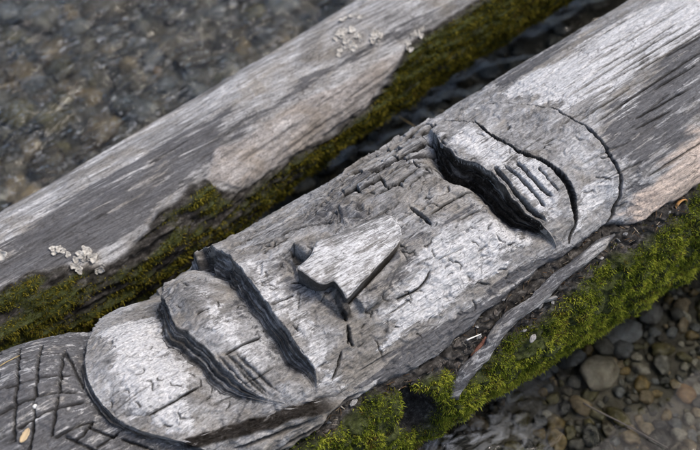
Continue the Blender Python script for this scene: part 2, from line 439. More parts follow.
taken = []
for px, py, hw, c, fl, lab in named:
    q = on_plane(px, py, -0.03); dist = np.linalg.norm(q-CAM); size = hw*KPX*dist*1.1
    zb = float(bed_height(q[0], q[1]))
    stone('stone', q[0], q[1], min(zb+size*0.35*fl, 0.012), size, c, lab, fl=fl*1.3); taken.append((q[0], q[1], size))
def clear(x, y, s): return all((x-a)**2+(y-b)**2 > (s*0.6+c*0.62)**2 for a, b, c in taken)
SWATCH = {'plain grey': GREY, 'slate-blue': BLUE, 'tan': TANC, 'olive': OLIVE, 'blackish': DARK, 'earth-brown': (0.12, 0.10, 0.075), 'dull brown-grey': (0.10, 0.095, 0.09), 'ochre': OCHRE, 'cream': PALE, 'sandy': (0.16, 0.14, 0.11)}
pools = [ # pixel box, count, size range, words, group
 ((540, 285, 720, 460), 150, (0.010, 0.030), ('pebble', 'of the gravel in the pool below the mossy edge'), 'pebbles in the lower pool'),
 ((-20, -20, 380, 215), 120, (0.022, 0.085), ('stone', 'under the riffle behind the far log'), 'stones in the riffle behind the far log'),
 ((300, -20, 600, 190), 40, (0.018, 0.05), ('stone', 'in the narrow water gap between the logs'), 'stones in the gap between the logs'),
 ((420, 380, 570, 460), 18, (0.015, 0.035), ('stone', 'under the churning water at the near log'), 'stones under the churning water'),
]
for (x0, y0, x1, y1), n, (s0, s1), (noun, where), grp in pools:
    k = 0; tries = 0
    while k < n and tries < n*40:
        tries += 1
        px, py = random.uniform(x0, x1), random.uniform(y0, y1)
        mline = px*0.515+py*0.857                           # band across the logs' direction
        if 'riffle' in grp and mline > 186: continue
        if 'gap' in grp and not (296 < mline < 326): continue
        if 'pool' in grp and mline < 592: continue
        q = on_plane(px, py, -0.05); s = random.uniform(s0, s1)*(1 if random.random() < .7 else .7)
        if not clear(q[0], q[1], s): continue
        taken.append((q[0], q[1], s)); k += 1
        cn = random.choice(['plain grey', 'plain grey', 'slate-blue', 'slate-blue', 'tan', 'olive', 'blackish', 'earth-brown', 'dull brown-grey', 'ochre', 'cream'] if 'pool' in grp else ['plain grey', 'cream', 'slate-blue', 'sandy'] if 'gap' in grp else ['plain grey', 'slate-blue', 'olive', 'earth-brown', 'dull brown-grey', 'sandy', 'tan', 'blackish'])
        f = random.uniform(.8, 1.12); c = tuple(v*f for v in SWATCH[cn])
        rel = (s-s0)/(s1-s0); sw = 'small' if rel < .4 else ('middling' if rel < .75 else 'large')
        zb = float(bed_height(q[0], q[1]))
        stone(noun, q[0], q[1], zb+s*0.3, s, c, '%s %s %s %s' % (sw, cn, noun, where), grp)
# gravel nobody could count
gv, gf, gc = [], [], []
LV, LF = lump(5, 1, 1, 0.8, 0.6, 0.25, 1.2, 3)
N = 9000
cs = RNG.random((N, 3)); off = 0
for i in range(N):
    x = -1.8+cs[i, 0]*4.6; y = -0.9+cs[i, 1]*4.0
    if i > 9000: q_ = on_plane(555+cs[i, 0]*165, 290+cs[i, 1]*170, -0.07); x, y = q_[0], q_[1]
    s = 0.004+0.011*cs[i, 2]**2
    a = RNG.uniform(0, 6.28); ca, sa = cos(a), sin(a)
    V = LV*s*RNG.uniform(0.75, 1.25, 3); V = np.stack([V[:, 0]*ca-V[:, 1]*sa, V[:, 0]*sa+V[:, 1]*ca, V[:, 2]], -1)
    gv.append(V+np.array([x, y, float(cs[i, 2])*0.004])); gf.append(LF+off); off += len(LV)
    gc.append(np.tile(np.array([GREY, TANC, OLIVE, (0.1, 0.09, 0.075), (0.14, 0.13, 0.11), DARK, PALE][int(RNG.integers(7))]+(1,)), (len(LV), 1)))
gv = np.concatenate(gv); gv[:, 2] += bed_height(gv[:, 0], gv[:, 1])
t = NT('gravel'); o_ = t.n('ShaderNodeAttribute'); o_.attribute_name = 'tint'
GRAV = t.done(t.mix(1.0, o_.outputs['Color'], (0.55, 0.52, 0.47), 'MULTIPLY'), 0.45, 0.5)
tag(link_mesh('gravel', np_mesh('gravel', gv, np.concatenate(gf), {'tint': np.concatenate(gc)}), GRAV), 'fine mixed gravel covering the stream bed', 'gravel', kind='stuff')
# boulders that carry the logs beyond the picture
for i, (x, y, z, s) in enumerate([(-1.25, -0.02, -0.06, 0.24), (1.75, -0.05, -0.07, 0.28), (-1.2, 0.42, -0.02, 0.22), (1.9, 0.66, -0.02, 0.24)]):
    stone('boulder', x, y, z, s, GREY, ['grey boulder carrying the chin end of the carved log', 'grey boulder carrying the thick end of the carved log', 'grey boulder carrying the low end of the far log', 'grey boulder carrying the upper end of the far log'][i], cat='boulder', fl=1.0 if i < 2 else 1.4, var=4)

# ================================================================== the carved log
class Field:
    """height field over (x, arc) with carving tools; all lengths in metres"""
    def __init__(s, log, xs, ph):
        s.log, s.xs, s.ph = log, xs, ph
        s.X, s.PH = np.meshgrid(xs, ph, indexing='ij'); s.A = s.PH*log.am
        s.H = np.zeros(s.X.shape)
        s.M = {k: np.zeros(s.X.shape) for k in 'stain bark tan mossy endg bleach crack swirl'.split()}
    def box(s, pts, pad):
        p = np.asarray(pts); i = np.searchsorted(s.xs, [p[:, 0].min()-pad, p[:, 0].max()+pad])
        j = np.searchsorted(s.ph*s.log.am, [p[:, 1].min()-pad, p[:, 1].max()+pad])
        return slice(i[0], i[1]), slice(j[0], j[1])
    def cut(s, pts, depth, ramp, wall, foot=1, power=1.4, ends=(0.15, 0.15), dark=1.0, seed=0, rough=0.004, rag=1.0):
        """saw-cut: a wall along pts dropping to the foot side, the ground ramping back up over `ramp`"""
        b = s.box(pts, ramp+0.03); X, A = s.X[b], s.A[b]
        wob = rag*(0.0045*pn(X*24, A*24, seed+3)+0.0018*pn(X*58, A*58, seed+5))
        d, sd_, t = poly_dist(X+wob, A+wob, pts); d = d*sd_*foot            # >0 on the foot side
        e = smooth(t/max(ends[0], 1e-3))*smooth((1-t)/max(ends[1], 1e-3))
        # keep the ends from radiating
        L = np.sum(np.hypot(*np.diff(np.asarray(pts), axis=0).T))
        wall = wall*(0.22+0.78*e)*(1+0.25*rag*pn(t*L*14, 0*t, seed+6))
        fib = pn(t*L*7, d*130+0.6*pn(t*L*12, 0*t, seed+7), seed)*rough+pn(t*L*18, d*230, seed+1)*rough*0.4
        stk = smooth(0.55+1.1*pn(t*L*10, d*230+1.5*pn(t*L*16, 0*t, seed+8), seed+2))
        if rag:
            dn = d/wall; k1 = 0.36+0.16*pn(t*L*16, 0*t, seed+11); k2 = 0.70+0.14*pn(t*L*22, 0*t+3, seed+12)
            st = 0.42*smooth(dn/0.16)+0.30*smooth((dn-k1)/0.14)+0.28*smooth((dn-k2)/0.16)
            tread = np.maximum(smooth((dn-0.17)/0.04)*smooth((k1-dn)/0.04), smooth((dn-k1-0.15)/0.04)*smooth((k2-dn)/0.04))
        else: st = smooth(d/wall); tread = 0*d
        prof = np.where(d > 0, st*np.clip(1-(d-wall)/ramp, 0, 1)**power, 0)
        inw = smooth((d-0.0002)/0.0016)*smooth((wall*1.25-d)/(wall*0.2))*smooth(e*1.6)
        s.H[b] -= depth*e*prof+fib*inw
        s.M['endg_shade'][b] = np.maximum(s.M['endg_shade'][b], inw*dark*(0.66+0.34*stk)*(1-0.50*tread*stk))
    def ledge(s, pts, depth, ramp, wall, foot=1, power=1.4, ends=(0.15, 0.15), seed=0, rag=1.0):
        """a deep saw cut: the field drops in a cliff; a splintered wall is laid over the cliff afterwards"""
        pts = np.asarray(pts); seg = np.hypot(*np.diff(pts, axis=0).T); cum = np.concatenate([[0], np.cumsum(seg)]); n = int(cum[-1]/0.0022)
        u = np.linspace(0, cum[-1], n); P_ = np.stack([np.interp(u, cum, pts[:, 0]), np.interp(u, cum, pts[:, 1])], -1)
        ker = np.ones(9)/9; sm = lambda v: np.convolve(np.pad(v, 4, mode='edge'), ker, 'valid')
        P_ = np.stack([sm(P_[:, 0]), sm(P_[:, 1])], -1); tg = np.gradient(P_, axis=0); tg = np.stack([sm(sm(tg[:, 0])), sm(sm(tg[:, 1]))], -1); tg /= np.linalg.norm(tg, axis=1)[:, None]
        nr = np.stack([-tg[:, 1], tg[:, 0]], -1)*foot
        tt = u/cum[-1]; e1 = smooth(tt/ends[0])*smooth((1-tt)/ends[1])
        jit = rag*(0.0050*pn(u*22, 0*u, seed)+0.0022*pn(u*60, 0*u, seed+1)+0.0012*np.round(1.3*pn(u*45, 0*u, seed+2)))*e1
        Q = P_+nr*jit[:, None]
        w1 = wall*(0.16+0.84*e1)*(1+0.30*pn(u*15, 0*u, seed+3))
        b = s.box(Q, ramp+0.03); X, A = s.X[b], s.A[b]
        d, sd_, t = poly_dist(X, A, Q); d = d*sd_*foot
        e = np.interp(t, tt, e1); w_ = np.interp(t, tt, w1)
        s.H[b] -= depth*e*np.where(d > 0, smooth(d/0.0035)*np.clip(1-(d-w_)/ramp, 0, 1)**power, 0)
        return dict(u=u, e=e1, w=w1, Q=Q, nr=nr, seed=seed)
    def height(s, q):
        i = np.clip(np.searchsorted(s.xs, q[:, 0]), 0, len(s.xs)-1); j = np.clip(np.searchsorted(s.ph*s.log.am, q[:, 1]), 0, len(s.ph)-1); return s.H[i, j]
    def groove(s, pts, width, depth, ends=(0.2, 0.2), dark=0.0, seed=0, wob=0.001, sharp=False):
        b = s.box(pts, width*2+0.01); X, A = s.X[b], s.A[b]
        w_ = wob*pn(X*60, A*60, seed+9)+wob*0.5*pn(X*160, A*160, seed+8)
        d, sd_, t = poly_dist(X+w_, A+w_, pts)
        e = smooth(t/max(ends[0], 1e-3))*smooth((1-t)/max(ends[1], 1e-3))
        half = width*0.5*(0.35+0.65*e)
        p = smooth((half*1.25-d)/(half*0.9+1e-5)) if not sharp else smooth((half-d)/0.0018)
        s.H[b] -= depth*np.sqrt(np.clip(e, 0, 1))*p
        if dark: s.M['crack'][b] = np.maximum(s.M['crack'][b], dark*p*smooth(e*2))
    def lift(s, pts, h, soft, seed=0, wob=0.002):
        b = s.box(pts, soft+0.02); X, A = s.X[b], s.A[b]
        q = sdf(X, A, pts)+wob*pn(X*50, A*50, seed)
        k = smooth(q/soft+0.5); s.H[b] += (h(X, A) if callable(h) else h)*k
        return b, k
    def paint(s, name, pts, soft, val=1.0, wobx=14, woba=60, wob=0.012, seed=0):
        b = s.box(pts, soft+wob*1.5); X, A = s.X[b], s.A[b]
        q = sdf(X, A, pts)+wob*fbm(X*wobx, A*woba, seed, 3)
        s.M[name][b] = np.maximum(s.M[name][b], val*smooth(q/soft+0.5))

xs = spaced(-1.55, -0.66, 1.16, 2.1, 0.00175, 45, 45)
ph = spaced(-pi, radians(-66), radians(128), pi, 0.0016/0.24, 40, 26)[:-1]
F = Field(FR, xs, ph); X, A = F.X, F.A
L = lambda pts, n=5: FR.line(pts, n)
XV, AV = X, A

# --- lines read from the photograph, laid on the log's surface
chin_ring = L([(99, 316), (90, 332), (85, 352), (86, 373), (98, 399), (119, 420), (145, 432), (187, 443), (215, 452)])
chin_ring = np.vstack([[chin_ring[0]+np.array([0.10, -0.20])], [chin_ring[0]+np.array([0.03, -0.06])], chin_ring, [chin_ring[-1]+np.array([0.06, 0.10])]])
mouth_low = L([(186, 259), (171, 268), (163, 290), (170, 313), (184, 331), (206, 349), (227, 372), (257, 395), (284, 403)])
mouth_low = np.vstack([[mouth_low[0]+np.array([0.02, -0.06])], mouth_low])
mouth_up = L([(196, 255), (207, 253), (231, 262), (249, 283), (263, 302), (277, 321), (296, 346), (311, 367), (316, 396)])
mouth_up = np.vstack([[mouth_up[0]+np.array([-0.005, -0.05])], mouth_up])
brow = L([(427, 131), (437, 139), (446, 150), (459, 160), (476, 165), (493, 178), (510, 197), (526, 214), (539, 226), (549, 237), (556, 250)])
lid = L([(443, 120), (460, 120), (476, 123), (488, 133), (506, 142), (520, 152), (539, 160), (552, 168), (563, 180), (569, 193), (572, 207), (573, 223), (568, 243)])
head_ring = L([(462, 110), (478, 107), (496, 102), (520, 103), (556, 111), (581, 124), (598, 140), (609, 160), (616, 178), (617, 195), (613, 212), (608, 226)])
head_ring = np.vstack([[head_ring[0]+np.array([-0.06, -0.08])], head_ring])
side_band = L([(178, 450), (189, 441), (237, 427), (265, 419), (287, 409), (317, 402), (340, 396), (352, 394)])
bark_edge = L([(255, 462), (290, 441), (340, 406), (401, 374), (430, 360), (470, 329), (510, 297), (550, 265), (582, 245), (612, 226), (638, 223), (652, 211), (670, 201), (681, 195), (700, 179), (735, 158)])
moss_edge = L([(270, 470), (301, 448), (317, 437), (340, 425), (357, 409), (378, 395), (395, 399), (410, 405), (418, 389), (441, 378), (459, 381), (490, 357), (530, 333), (550, 317), (590, 281), (618, 261), (640, 247), (673, 222), (688, 205), (705, 190), (735, 172)], 3)

def arc_of(line):                      # arc as a function of x for a lengthwise line
    o = np.argsort(line[:, 0]); return lambda x: np.interp(x, line[o, 0], line[o, 1])
aB, aM = arc_of(bark_edge), arc_of(moss_edge)
dB = A-aB(X)+0.006*fbm(X*22, A*22, 5, 3)        # >0 on the bark
dM = A-aM(X)+0.013+0.014*fbm(X*18, A*26, 6, 3)        # >0 in the moss belt
bark = smooth(dB/0.008+0.5)
leftfade = smooth((X+0.52)/0.10)                # the bark dies out towards the neck
bark = bark*np.maximum(leftfade, smooth((A-0.33)/0.05))
mossband = smooth(dM/0.02+0.5)*smooth((0.60-A)/0.06)*smooth((X+0.46)/0.05)

# --- broad shape
F.H += 0.006*fbm(X*2.2, A*4, 20, 3)*smooth((A+0.35)/0.2)
tanq = np.array(FR.at(675, 165))
F.H += 0.020*np.exp(-(((X-tanq[0])/0.16)**2+((A-tanq[1])/0.07)**2))            # root flare at the thick end
F.H -= 0.014*np.exp(-(((X-FR.at(612, 215)[0])/0.05)**2+((A-FR.at(612, 215)[1])/0.05)**2))
# --- long grain: low ridges plus torn layers
wood = 1-bark
grain = 0.0009*pn(X*9+3*pn(X*3, A*12, 33), A*105, 30)+0.0007*pn(X*20, A*210, 31)+0.0005*pn(X*45, A*330, 32)
F.H += wood*grain
lay = fbm(X*5, A*42, 34, 4)
step1 = smooth((lay-0.05)/0.06); step2 = smooth((lay+0.35)/0.05)
trunk_zone = smooth((X-FR.at(590, 130)[0])/0.05)
F.H += wood*(0.0016*step1+0.0016*step2)*(0.35+0.65*trunk_zone)
ter = fbm(X*20+0.5*pn(X*50, A*50, 41), A*44+0.5*pn(X*50, A*50, 42), 43, 4)
carve_zone = 1-trunk_zone
F.H += wood*carve_zone*(0.0011*smooth((ter-0.30)/0.05)+0.0012*smooth((ter-0.02)/0.05)+0.0012*smooth((ter+0.28)/0.05)-0.0015)
F.H += wood*0.0006*pn(X*110, A*190, 44)
# --- neck: lower, with hatched net
b_d, b_s, _ = poly_dist(X, A, chin_ring)
neck = smooth(b_d*b_s/0.005+0.5) if False else None
rd = b_d*b_s
# decide which side of the ring is the neck
nk = FR.at(40, 400); t_ = poly_dist(np.array([nk[0]]), np.array([nk[1]]), chin_ring)[1][0]
rd = rd*t_                                        # >0 on the neck side
neck = smooth((rd-0.0015)/0.004)
CUT_RING = F.ledge(chin_ring, 0.018, 0.05, 0.008, foot=t_, power=1.0, ends=(0.02, 0.06), seed=170, rag=0.35)
F.H += smooth((rd-0.002)/0.02)*(-0.008+0.050*smooth((-X-0.44)/0.22)*smooth((0.12-A)/0.2))
F.M['stain'] = np.maximum(F.M['stain'], neck*0.72)
neckzone = [
 [(2, 372), (6, 400), (3, 450)], [(30, 362), (27, 390), (22, 420), (17, 455)], [(48, 354), (44, 385), (41, 412)], [(65, 350), (63, 380), (61, 400)], [(66, 353), (74, 368), (81, 385)],
 [(-5, 393), (29, 373), (66, 355)], [(-5, 414), (21, 401), (50, 386), (80, 372)], [(0, 432), (21, 418), (50, 403), (79, 391)], [(55, 440), (75, 427), (92, 418)], [(85, 424), (100, 430), (116, 436)],
 [(64, 437), (80, 443), (98, 452)], [(-10, 375), (15, 360), (40, 350)], [(95, 447), (108, 437), (118, 432)], [(120, 437), (140, 445), (160, 455)], [(15, 352), (12, 372), (9, 395)], [(21, 436), (40, 424), (60, 412), (84, 399)], [(-6, 447), (12, 436)], [(41, 412), (36, 434), (30, 455)], [(61, 400), (58, 420), (52, 440)], [(90, 419), (84, 432), (74, 442)]]
for k, g in enumerate(neckzone):
    F.groove(L(g), 0.0050, 0.0065, (0.06, 0.06), 0.85, k, 0.0016)
# --- mouth
CUT_LOW = F.ledge(mouth_low, 0.036, 0.10, 0.023, foot=1 if poly_dist(np.array([FR.at(140, 340)[0]]), np.array([FR.at(140, 340)[1]]), mouth_low)[1][0] > 0 else -1, ends=(0.12, 0.20), seed=50)
CUT_UP = F.ledge(mouth_up, 0.040, 0.085, 0.018, foot=1 if poly_dist(np.array([FR.at(230, 320)[0]]), np.array([FR.at(230, 320)[1]]), mouth_up)[1][0] > 0 else -1, ends=(0.10, 0.14), seed=60)
F.lift(L([(180, 268), (200, 262), (232, 272), (262, 312), (292, 356), (306, 386), (290, 398), (262, 384), (228, 356), (196, 328), (178, 300)], 0), 0.014, 0.055, 46)
F.lift(L([(108, 325), (150, 298), (168, 330), (205, 370), (215, 405), (180, 425), (130, 405), (105, 370)], 0), 0.010, 0.07, 47)
_d, _s, _t = poly_dist(X, A, mouth_up); _sd = _d*_s*(-1 if poly_dist(np.array([FR.at(230, 320)[0]]), np.array([FR.at(230, 320)[1]]), mouth_up)[1][0] > 0 else 1)
F.H += np.where(_sd > -0.002, 0.010*np.exp(-np.clip(_sd, 0, 1)/0.035)*smooth(_t/0.1)*smooth((1-_t)/0.1), 0)
# torn fibres fanning out from the lower cut
for k, g in enumerate([[(222, 352), (246, 372), (272, 398)], [(232, 352), (256, 372), (280, 394)], [(214, 352), (238, 378), (262, 401)], [(232, 362), (250, 381), (268, 398)], [(206, 356), (232, 384), (250, 397)]]):
    F.groove(L(g), 0.005, 0.005, (0.3, 0.3), 0.75, 70+k)
# --- recess wall on the near side of chin and mouth
sbf = 1 if poly_dist(np.array([FR.at(200, 400)[0]]), np.array([FR.at(200, 400)[1]]), side_band)[1][0] > 0 else -1
bd, bs, bt = poly_dist(X, A, side_band); bd = bd*bs*sbf
on = smooth(bt/0.06)*smooth((1-bt)/0.25)
F.H += on*(0.030+0.006*fbm(X*30, A*60, 78, 3))*smooth((-bd+0.004)/0.013)*np.clip(1+bd/0.09, 0, 1)
F.M['endg_shade'] = np.maximum(F.M['endg_shade'], on*smooth((bd+0.012)/0.004)*smooth((0.008+0.004*pn(X*40, A*40, 79)-bd)/0.004))
for k, g in enumerate([[(262, 452), (290, 436), (340, 403), (365, 390)], [(282, 452), (310, 432), (338, 412)], [(225, 447), (255, 436), (285, 424), (310, 412)]]):
    F.groove(L(g), 0.007, 0.008, (0.2, 0.2), 0.8, 80+k)
F.paint('endg_shade', L([(280, 456), (300, 432), (340, 402), (352, 396), (345, 412), (318, 434), (300, 452)], 0), 0.008, 0.7, 10, 80, 0.006, 84)
# --- nose
nose_px = [(316, 240), (313, 248), (310, 255), (304, 261), (297, 267), (303, 272), (312, 279), (320, 284), (327, 284), (333, 281), (338, 286), (343, 293), (347, 299), (354, 292), (362, 283), (371, 274), (380, 264), (389, 255), (397, 246), (401, 239), (402, 232), (400, 225), (396, 218), (389, 214), (382, 214), (370, 219), (356, 225), (342, 231), (328, 236)]
nose_top = np.array([FR.at(px, py, 0.006+0.030*min(1.15, max(0, 1-((px-312)*0.86+(py-274)*-0.51)/98))) for px, py in nose_px])
n0, n1_ = FR.at(318, 272, 0.03), FR.at(402, 224)
nv = np.array([n1_[0]-n0[0], n1_[1]-n0[1]]); nl = np.hypot(*nv); nv /= nl
nose_h = lambda X, A: 0.030*np.clip(1-((X-n0[0])*nv[0]+(A-n0[1])*nv[1])/nl, 0, 1.15)+0.0045
F.cut(L([(280, 252), (292, 262), (300, 274), (322, 296), (342, 314), (352, 322)]), 0.010, 0.05, 0.006, foot=1 if poly_dist(np.array([FR.at(290, 300)[0]]), np.array([FR.at(290, 300)[1]]), L([(280, 252), (300, 274), (352, 322)]))[1][0] > 0 else -1, dark=0.3, seed=90, rough=0.001)
F.lift(L([(284, 256), (294, 252), (306, 258), (312, 260), (302, 272), (292, 270)], 0), -0.010, 0.012, 92)
F.lift(np.array([FR.at(a, b_, 0.012) for a, b_ in [(291, 245), (298, 250), (306, 256), (320, 256), (326, 238), (312, 239), (300, 241)]]), 0.014, 0.005, 93, 0.0008)
F.paint('endg_shade', np.array([FR.at(a, b_, 0.008) for a, b_ in [(288, 247), (297, 252), (306, 258), (312, 259), (304, 262), (292, 257)]]), 0.003, 0.85, 40, 40, 0.0015, 98)
F.lift(L([(334, 279), (338, 282), (345, 296), (349, 313), (344, 318), (338, 308), (334, 294)], 0), 0.012, 0.004, 93)
F.paint('endg_shade', L([(333, 283), (340, 288), (347, 302), (352, 318), (343, 320), (335, 306)], 0), 0.004, 0.8, 40, 40, 0.002, 94)
F.groove(np.array([FR.at(a, b, u) for a, b, u in [(348, 302, .02), (364, 285, .015), (382, 266, .009), (398, 248, .004)]]), 0.0065, 0.020, (0.02, 0.25), 0.55, 95, 0.0006)
F.lift(L([(353, 300), (362, 312), (372, 306), (386, 290), (400, 262), (398, 252), (380, 272)], 0), 0.013, 0.004, 96)
F.groove(L([(364, 314), (376, 306), (392, 290)]), 0.006, 0.006, (0.1, 0.4), 0.5, 97)
F.groove(L([(336, 276), (360, 259), (390, 236), (418, 215)]), 0.0026, 0.0025, (0.25, 0.2), 0.5, 98, 0.0008)
F.groove(L([(408, 206), (418, 213), (426, 220), (433, 227)]), 0.0055, 0.012, (0.25, 0.3), 0.8, 99, 0.0006)
F.lift(L([(430, 134), (446, 122), (476, 124), (506, 143), (540, 161), (562, 181), (571, 207), (572, 225), (556, 245), (540, 226), (510, 196), (490, 176), (460, 160), (444, 148)], 0), 0.008, 0.012, 109)
# --- brow notch, eyelid, lashes, head ring
bf = 1 if poly_dist(np.array([FR.at(460, 220)[0]]), np.array([FR.at(460, 220)[1]]), brow)[1][0] > 0 else -1
CUT_BROW = F.ledge(brow, 0.054, 0.050, 0.014, foot=bf, power=1.8, ends=(0.30, 0.28), seed=110, rag=0.8)
for k, g in enumerate([[(493, 168), (503, 180), (517, 197), (531, 212), (543, 222)], [(504, 167), (516, 176), (528, 189), (531, 193)], [(527, 189), (536, 198), (543, 209)], [(516, 163), (527, 175), (540, 190), (551, 199)], [(537, 169), (546, 180), (557, 194)]]):
    F.groove(L(g), [0.0075, 0.006, 0.005, 0.0065, 0.0035][k], [0.014, 0.012, 0.009, 0.013, 0.006][k], (0.06, 0.14), 1.0, 120+k, 0.0007)
d_, s_, t_l = poly_dist(X+0.001*pn(X*70, A*70, 131), A, lid)
wlid = (0.0012+0.0052*smooth(t_l/0.25)*smooth((1-t_l)/0.22)*(0.65+0.6*smooth((t_l-0.55)/0.25)))
kl = smooth((wlid-d_)/0.002+0.5); F.H -= 0.012*kl*smooth(t_l/0.05)*smooth((1-t_l)/0.08); F.M['crack'] = np.maximum(F.M['crack'], 1.0*smooth((wlid+0.001-d_)/0.002+0.5))
d_, s_, t_r = poly_dist(X+0.002*pn(X*40, A*40, 132), A+0.002*pn(X*40, A*40, 133), head_ring)
wr = 0.0014+0.0014*smooth((t_r-0.5)/0.3); kr = smooth((wr-d_)/0.0025+0.5); F.H -= 0.012*kr; F.M['crack'] = np.maximum(F.M['crack'], 0.9*smooth((wr+0.0008-d_)/0.0025+0.5))
rs = poly_dist(np.array([FR.at(560, 160)[0]]), np.array([FR.at(560, 160)[1]]), head_ring)[1][0]
hd = d_*s_*rs                                     # >0 inside the head
F.H += 0.004*smooth((hd+0.003)/0.006)*smooth(1-hd/0.05)
F.groove(L([(418, 143), (428, 141), (440, 141)]), 0.004, -0.006, (0.2, 0.2), 0, 134)
F.groove(L([(420, 146), (430, 145), (441, 146)]), 0.004, 0.006, (0.2, 0.2), 0.7, 135)
for k, g in enumerate([[(498, 168), (515, 155), (545, 134)], [(430, 139), (446, 128), (456, 120)], [(424, 130), (434, 125)]]): F.groove(L(g), 0.002, 0.003, (0.2, 0.3), 0.7, 136+k, 0.0005)
# --- checks running with the grain
lines = [[(147, 417), (175, 400), (203, 382)], [(224, 357), (243, 345), (262, 333)], [(198, 319), (211, 312)], [(270, 309), (282, 302), (295, 295)], [(343, 184), (380, 168), (428, 149)], [(322, 196), (345, 186)],
 [(372, 184), (400, 170), (425, 158)], [(386, 188), (405, 181)], [(238, 246), (258, 239), (280, 228)], [(280, 238), (300, 230), (335, 222)], [(300, 205), (320, 198)], [(428, 217), (452, 200), (490, 178)],
 [(350, 235), (380, 215), (395, 207)], [(347, 324), (349, 335), (347, 345)], [(347, 322), (341, 312)], [(349, 338), (352, 347)], [(395, 300), (420, 288), (428, 276), (432, 268)], [(330, 380), (338, 362), (340, 350)], [(553, 47), (575, 35), (600, 18)],
 [(250, 250), (275, 244)], [(262, 258), (290, 240)]]
for k, g in enumerate(lines): F.groove(L(g), 0.0040 if k != 13 else 0.005, 0.008, (0.15, 0.15), 1.0, 140+k, 0.0009)
# --- flaked checker zone above the nose
def zone(poly, soft):
    return smooth(sdf(X, A, L(poly, 0))/soft+0.5)
fz = zone([(325, 196), (345, 172), (395, 140), (436, 118), (446, 140), (440, 160), (420, 178), (395, 190), (378, 196), (350, 196)], 0.02)
aw = A+0.004*pn(X*16, A*16, 200); xw = X+0.004*pn(X*20, A*30, 201)
RW = 0.0165
row = np.floor(aw/RW); rr = hash2(row, 0*row, 3); ln = 0.034+0.04*rr
cell = np.floor((xw+rr*0.2)/ln); fr_a = aw/RW-row; fr_x = (xw+rr*0.2)/ln-cell
hc = hash2(row, cell, 7)
eg_ = np.minimum(np.minimum(fr_a, 1-fr_a)*RW, np.minimum(fr_x, 1-fr_x)*ln)
F.H += fz*((hc-0.5)*0.013-0.011*smooth((0.0026-eg_)/0.002)*(hash2(row, cell, 9) > 0.25)+0.0035*fr_x*(hc > 0.4))
F.M['crack'] = np.maximum(F.M['crack'], smooth(fz*1.6)*smooth((0.0024-eg_)/0.001)*(hash2(row, cell, 9) > 0.25))
# --- twisted burl beside the nose
sz = zone([(302, 210), (322, 198), (345, 196), (372, 212), (372, 224), (345, 226), (318, 226), (300, 222)], 0.02)
sw = np.abs(pn(X*45+2*pn(X*25, A*25, 211), A*60+2*pn(X*25+5, A*25, 212), 210))
F.H += sz*(0.011*sw-0.004); F.M['crack'] = np.maximum(F.M['crack'], sz*0.8*smooth((0.10-sw)/0.08)); F.M['stain'] = np.maximum(F.M['stain'], sz*0.35)
# --- chisel chatter: small curled chips
rg = np.random.default_rng(5)
chips = []
for (x0, y0, x1, y1, n) in [(95, 290, 190, 420, 26), (185, 275, 290, 390, 16), (235, 245, 330, 340, 16), (350, 240, 500, 340, 46), (400, 170, 470, 240, 26), (300, 150, 430, 200, 14), (480, 110, 600, 200, 8), (200, 258, 240, 300, 8)]:
    for _ in range(n):
        chips.append((rg.uniform(x0, x1), rg.uniform(y0, y1), rg.uniform(0, 2*pi), rg.uniform(0.004, 0.011)))
for k, (px, py, an, r) in enumerate(chips):
    x, a = FR.at(px, py)
    if aB(x) < a+0.01: continue
    th = np.linspace(-1.0, 1.0, 7)+an; arc = np.stack([x+1.5*r*np.cos(th)-r*np.cos(an), a+r*np.sin(th)-r*np.sin(an)], -1)
    F.cut(arc, rg.uniform(0.0016, 0.0034), 0.012, 0.0022, foot=rg.choice([-1, 1]), dark=0.0, seed=300+k, rough=0, ends=(0.3, 0.3), rag=0.0)
    if k % 2: F.groove(arc, 0.0026, 0.0018, (0.3, 0.3), rg.uniform(.25, .6), 900+k, 0.0006)
# crackle: short wandering splits in the chipped cheek, brow and chin
for (x0, y0, x1, y1, n) in [(340, 225, 520, 350, 60), (300, 130, 450, 215, 46), (235, 240, 330, 330, 26), (95, 285, 260, 430, 34), (440, 105, 600, 200, 14)]:
    for k in range(n):
        px, py = rg.uniform(x0, x1), rg.uniform(y0, y1)
        if px*0.515+py*0.857 < 330: continue
        x, a = FR.at(px, py)
        if aB(x) < a+0.015: continue
        th = rg.choice([rg.normal(0, 0.35), rg.normal(1.5, 0.5)], p=[0.6, 0.4]); st_ = rg.uniform(0.003, 0.006); pl = [(x, a)]
        for q in range(int(rg.integers(3, 8))):
            th += rg.normal(0, 0.55); x += st_*cos(th); a += st_*sin(th); pl.append((x, a))
        F.groove(np.array(pl), rg.uniform(0.0022, 0.0034), rg.uniform(0.002, 0.0045), (0.25, 0.35), rg.uniform(0.6, 1.0), 1500+k, 0.0004)
# random fine checks
for k in range(90):
    px, py = rg.uniform(90, 690), rg.uniform(20, 430); x, a = FR.at(px, py)
    if aB(x) < a+0.02 or px*0.515+py*0.857 < 332: continue
    l = rg.uniform(0.02, 0.09) if px < 600 else rg.uniform(0.03, 0.14)
    th = rg.normal(0, 0.06); F.groove(np.array([[x-l/2, a-l/2*th], [x, a+rg.normal(0, .002)], [x+l/2, a+l/2*th]]), rg.uniform(0.0022, 0.0034), rg.uniform(0.002, 0.005), (0.3, 0.3), rg.uniform(.3, .8), 500+k, 0.0008)
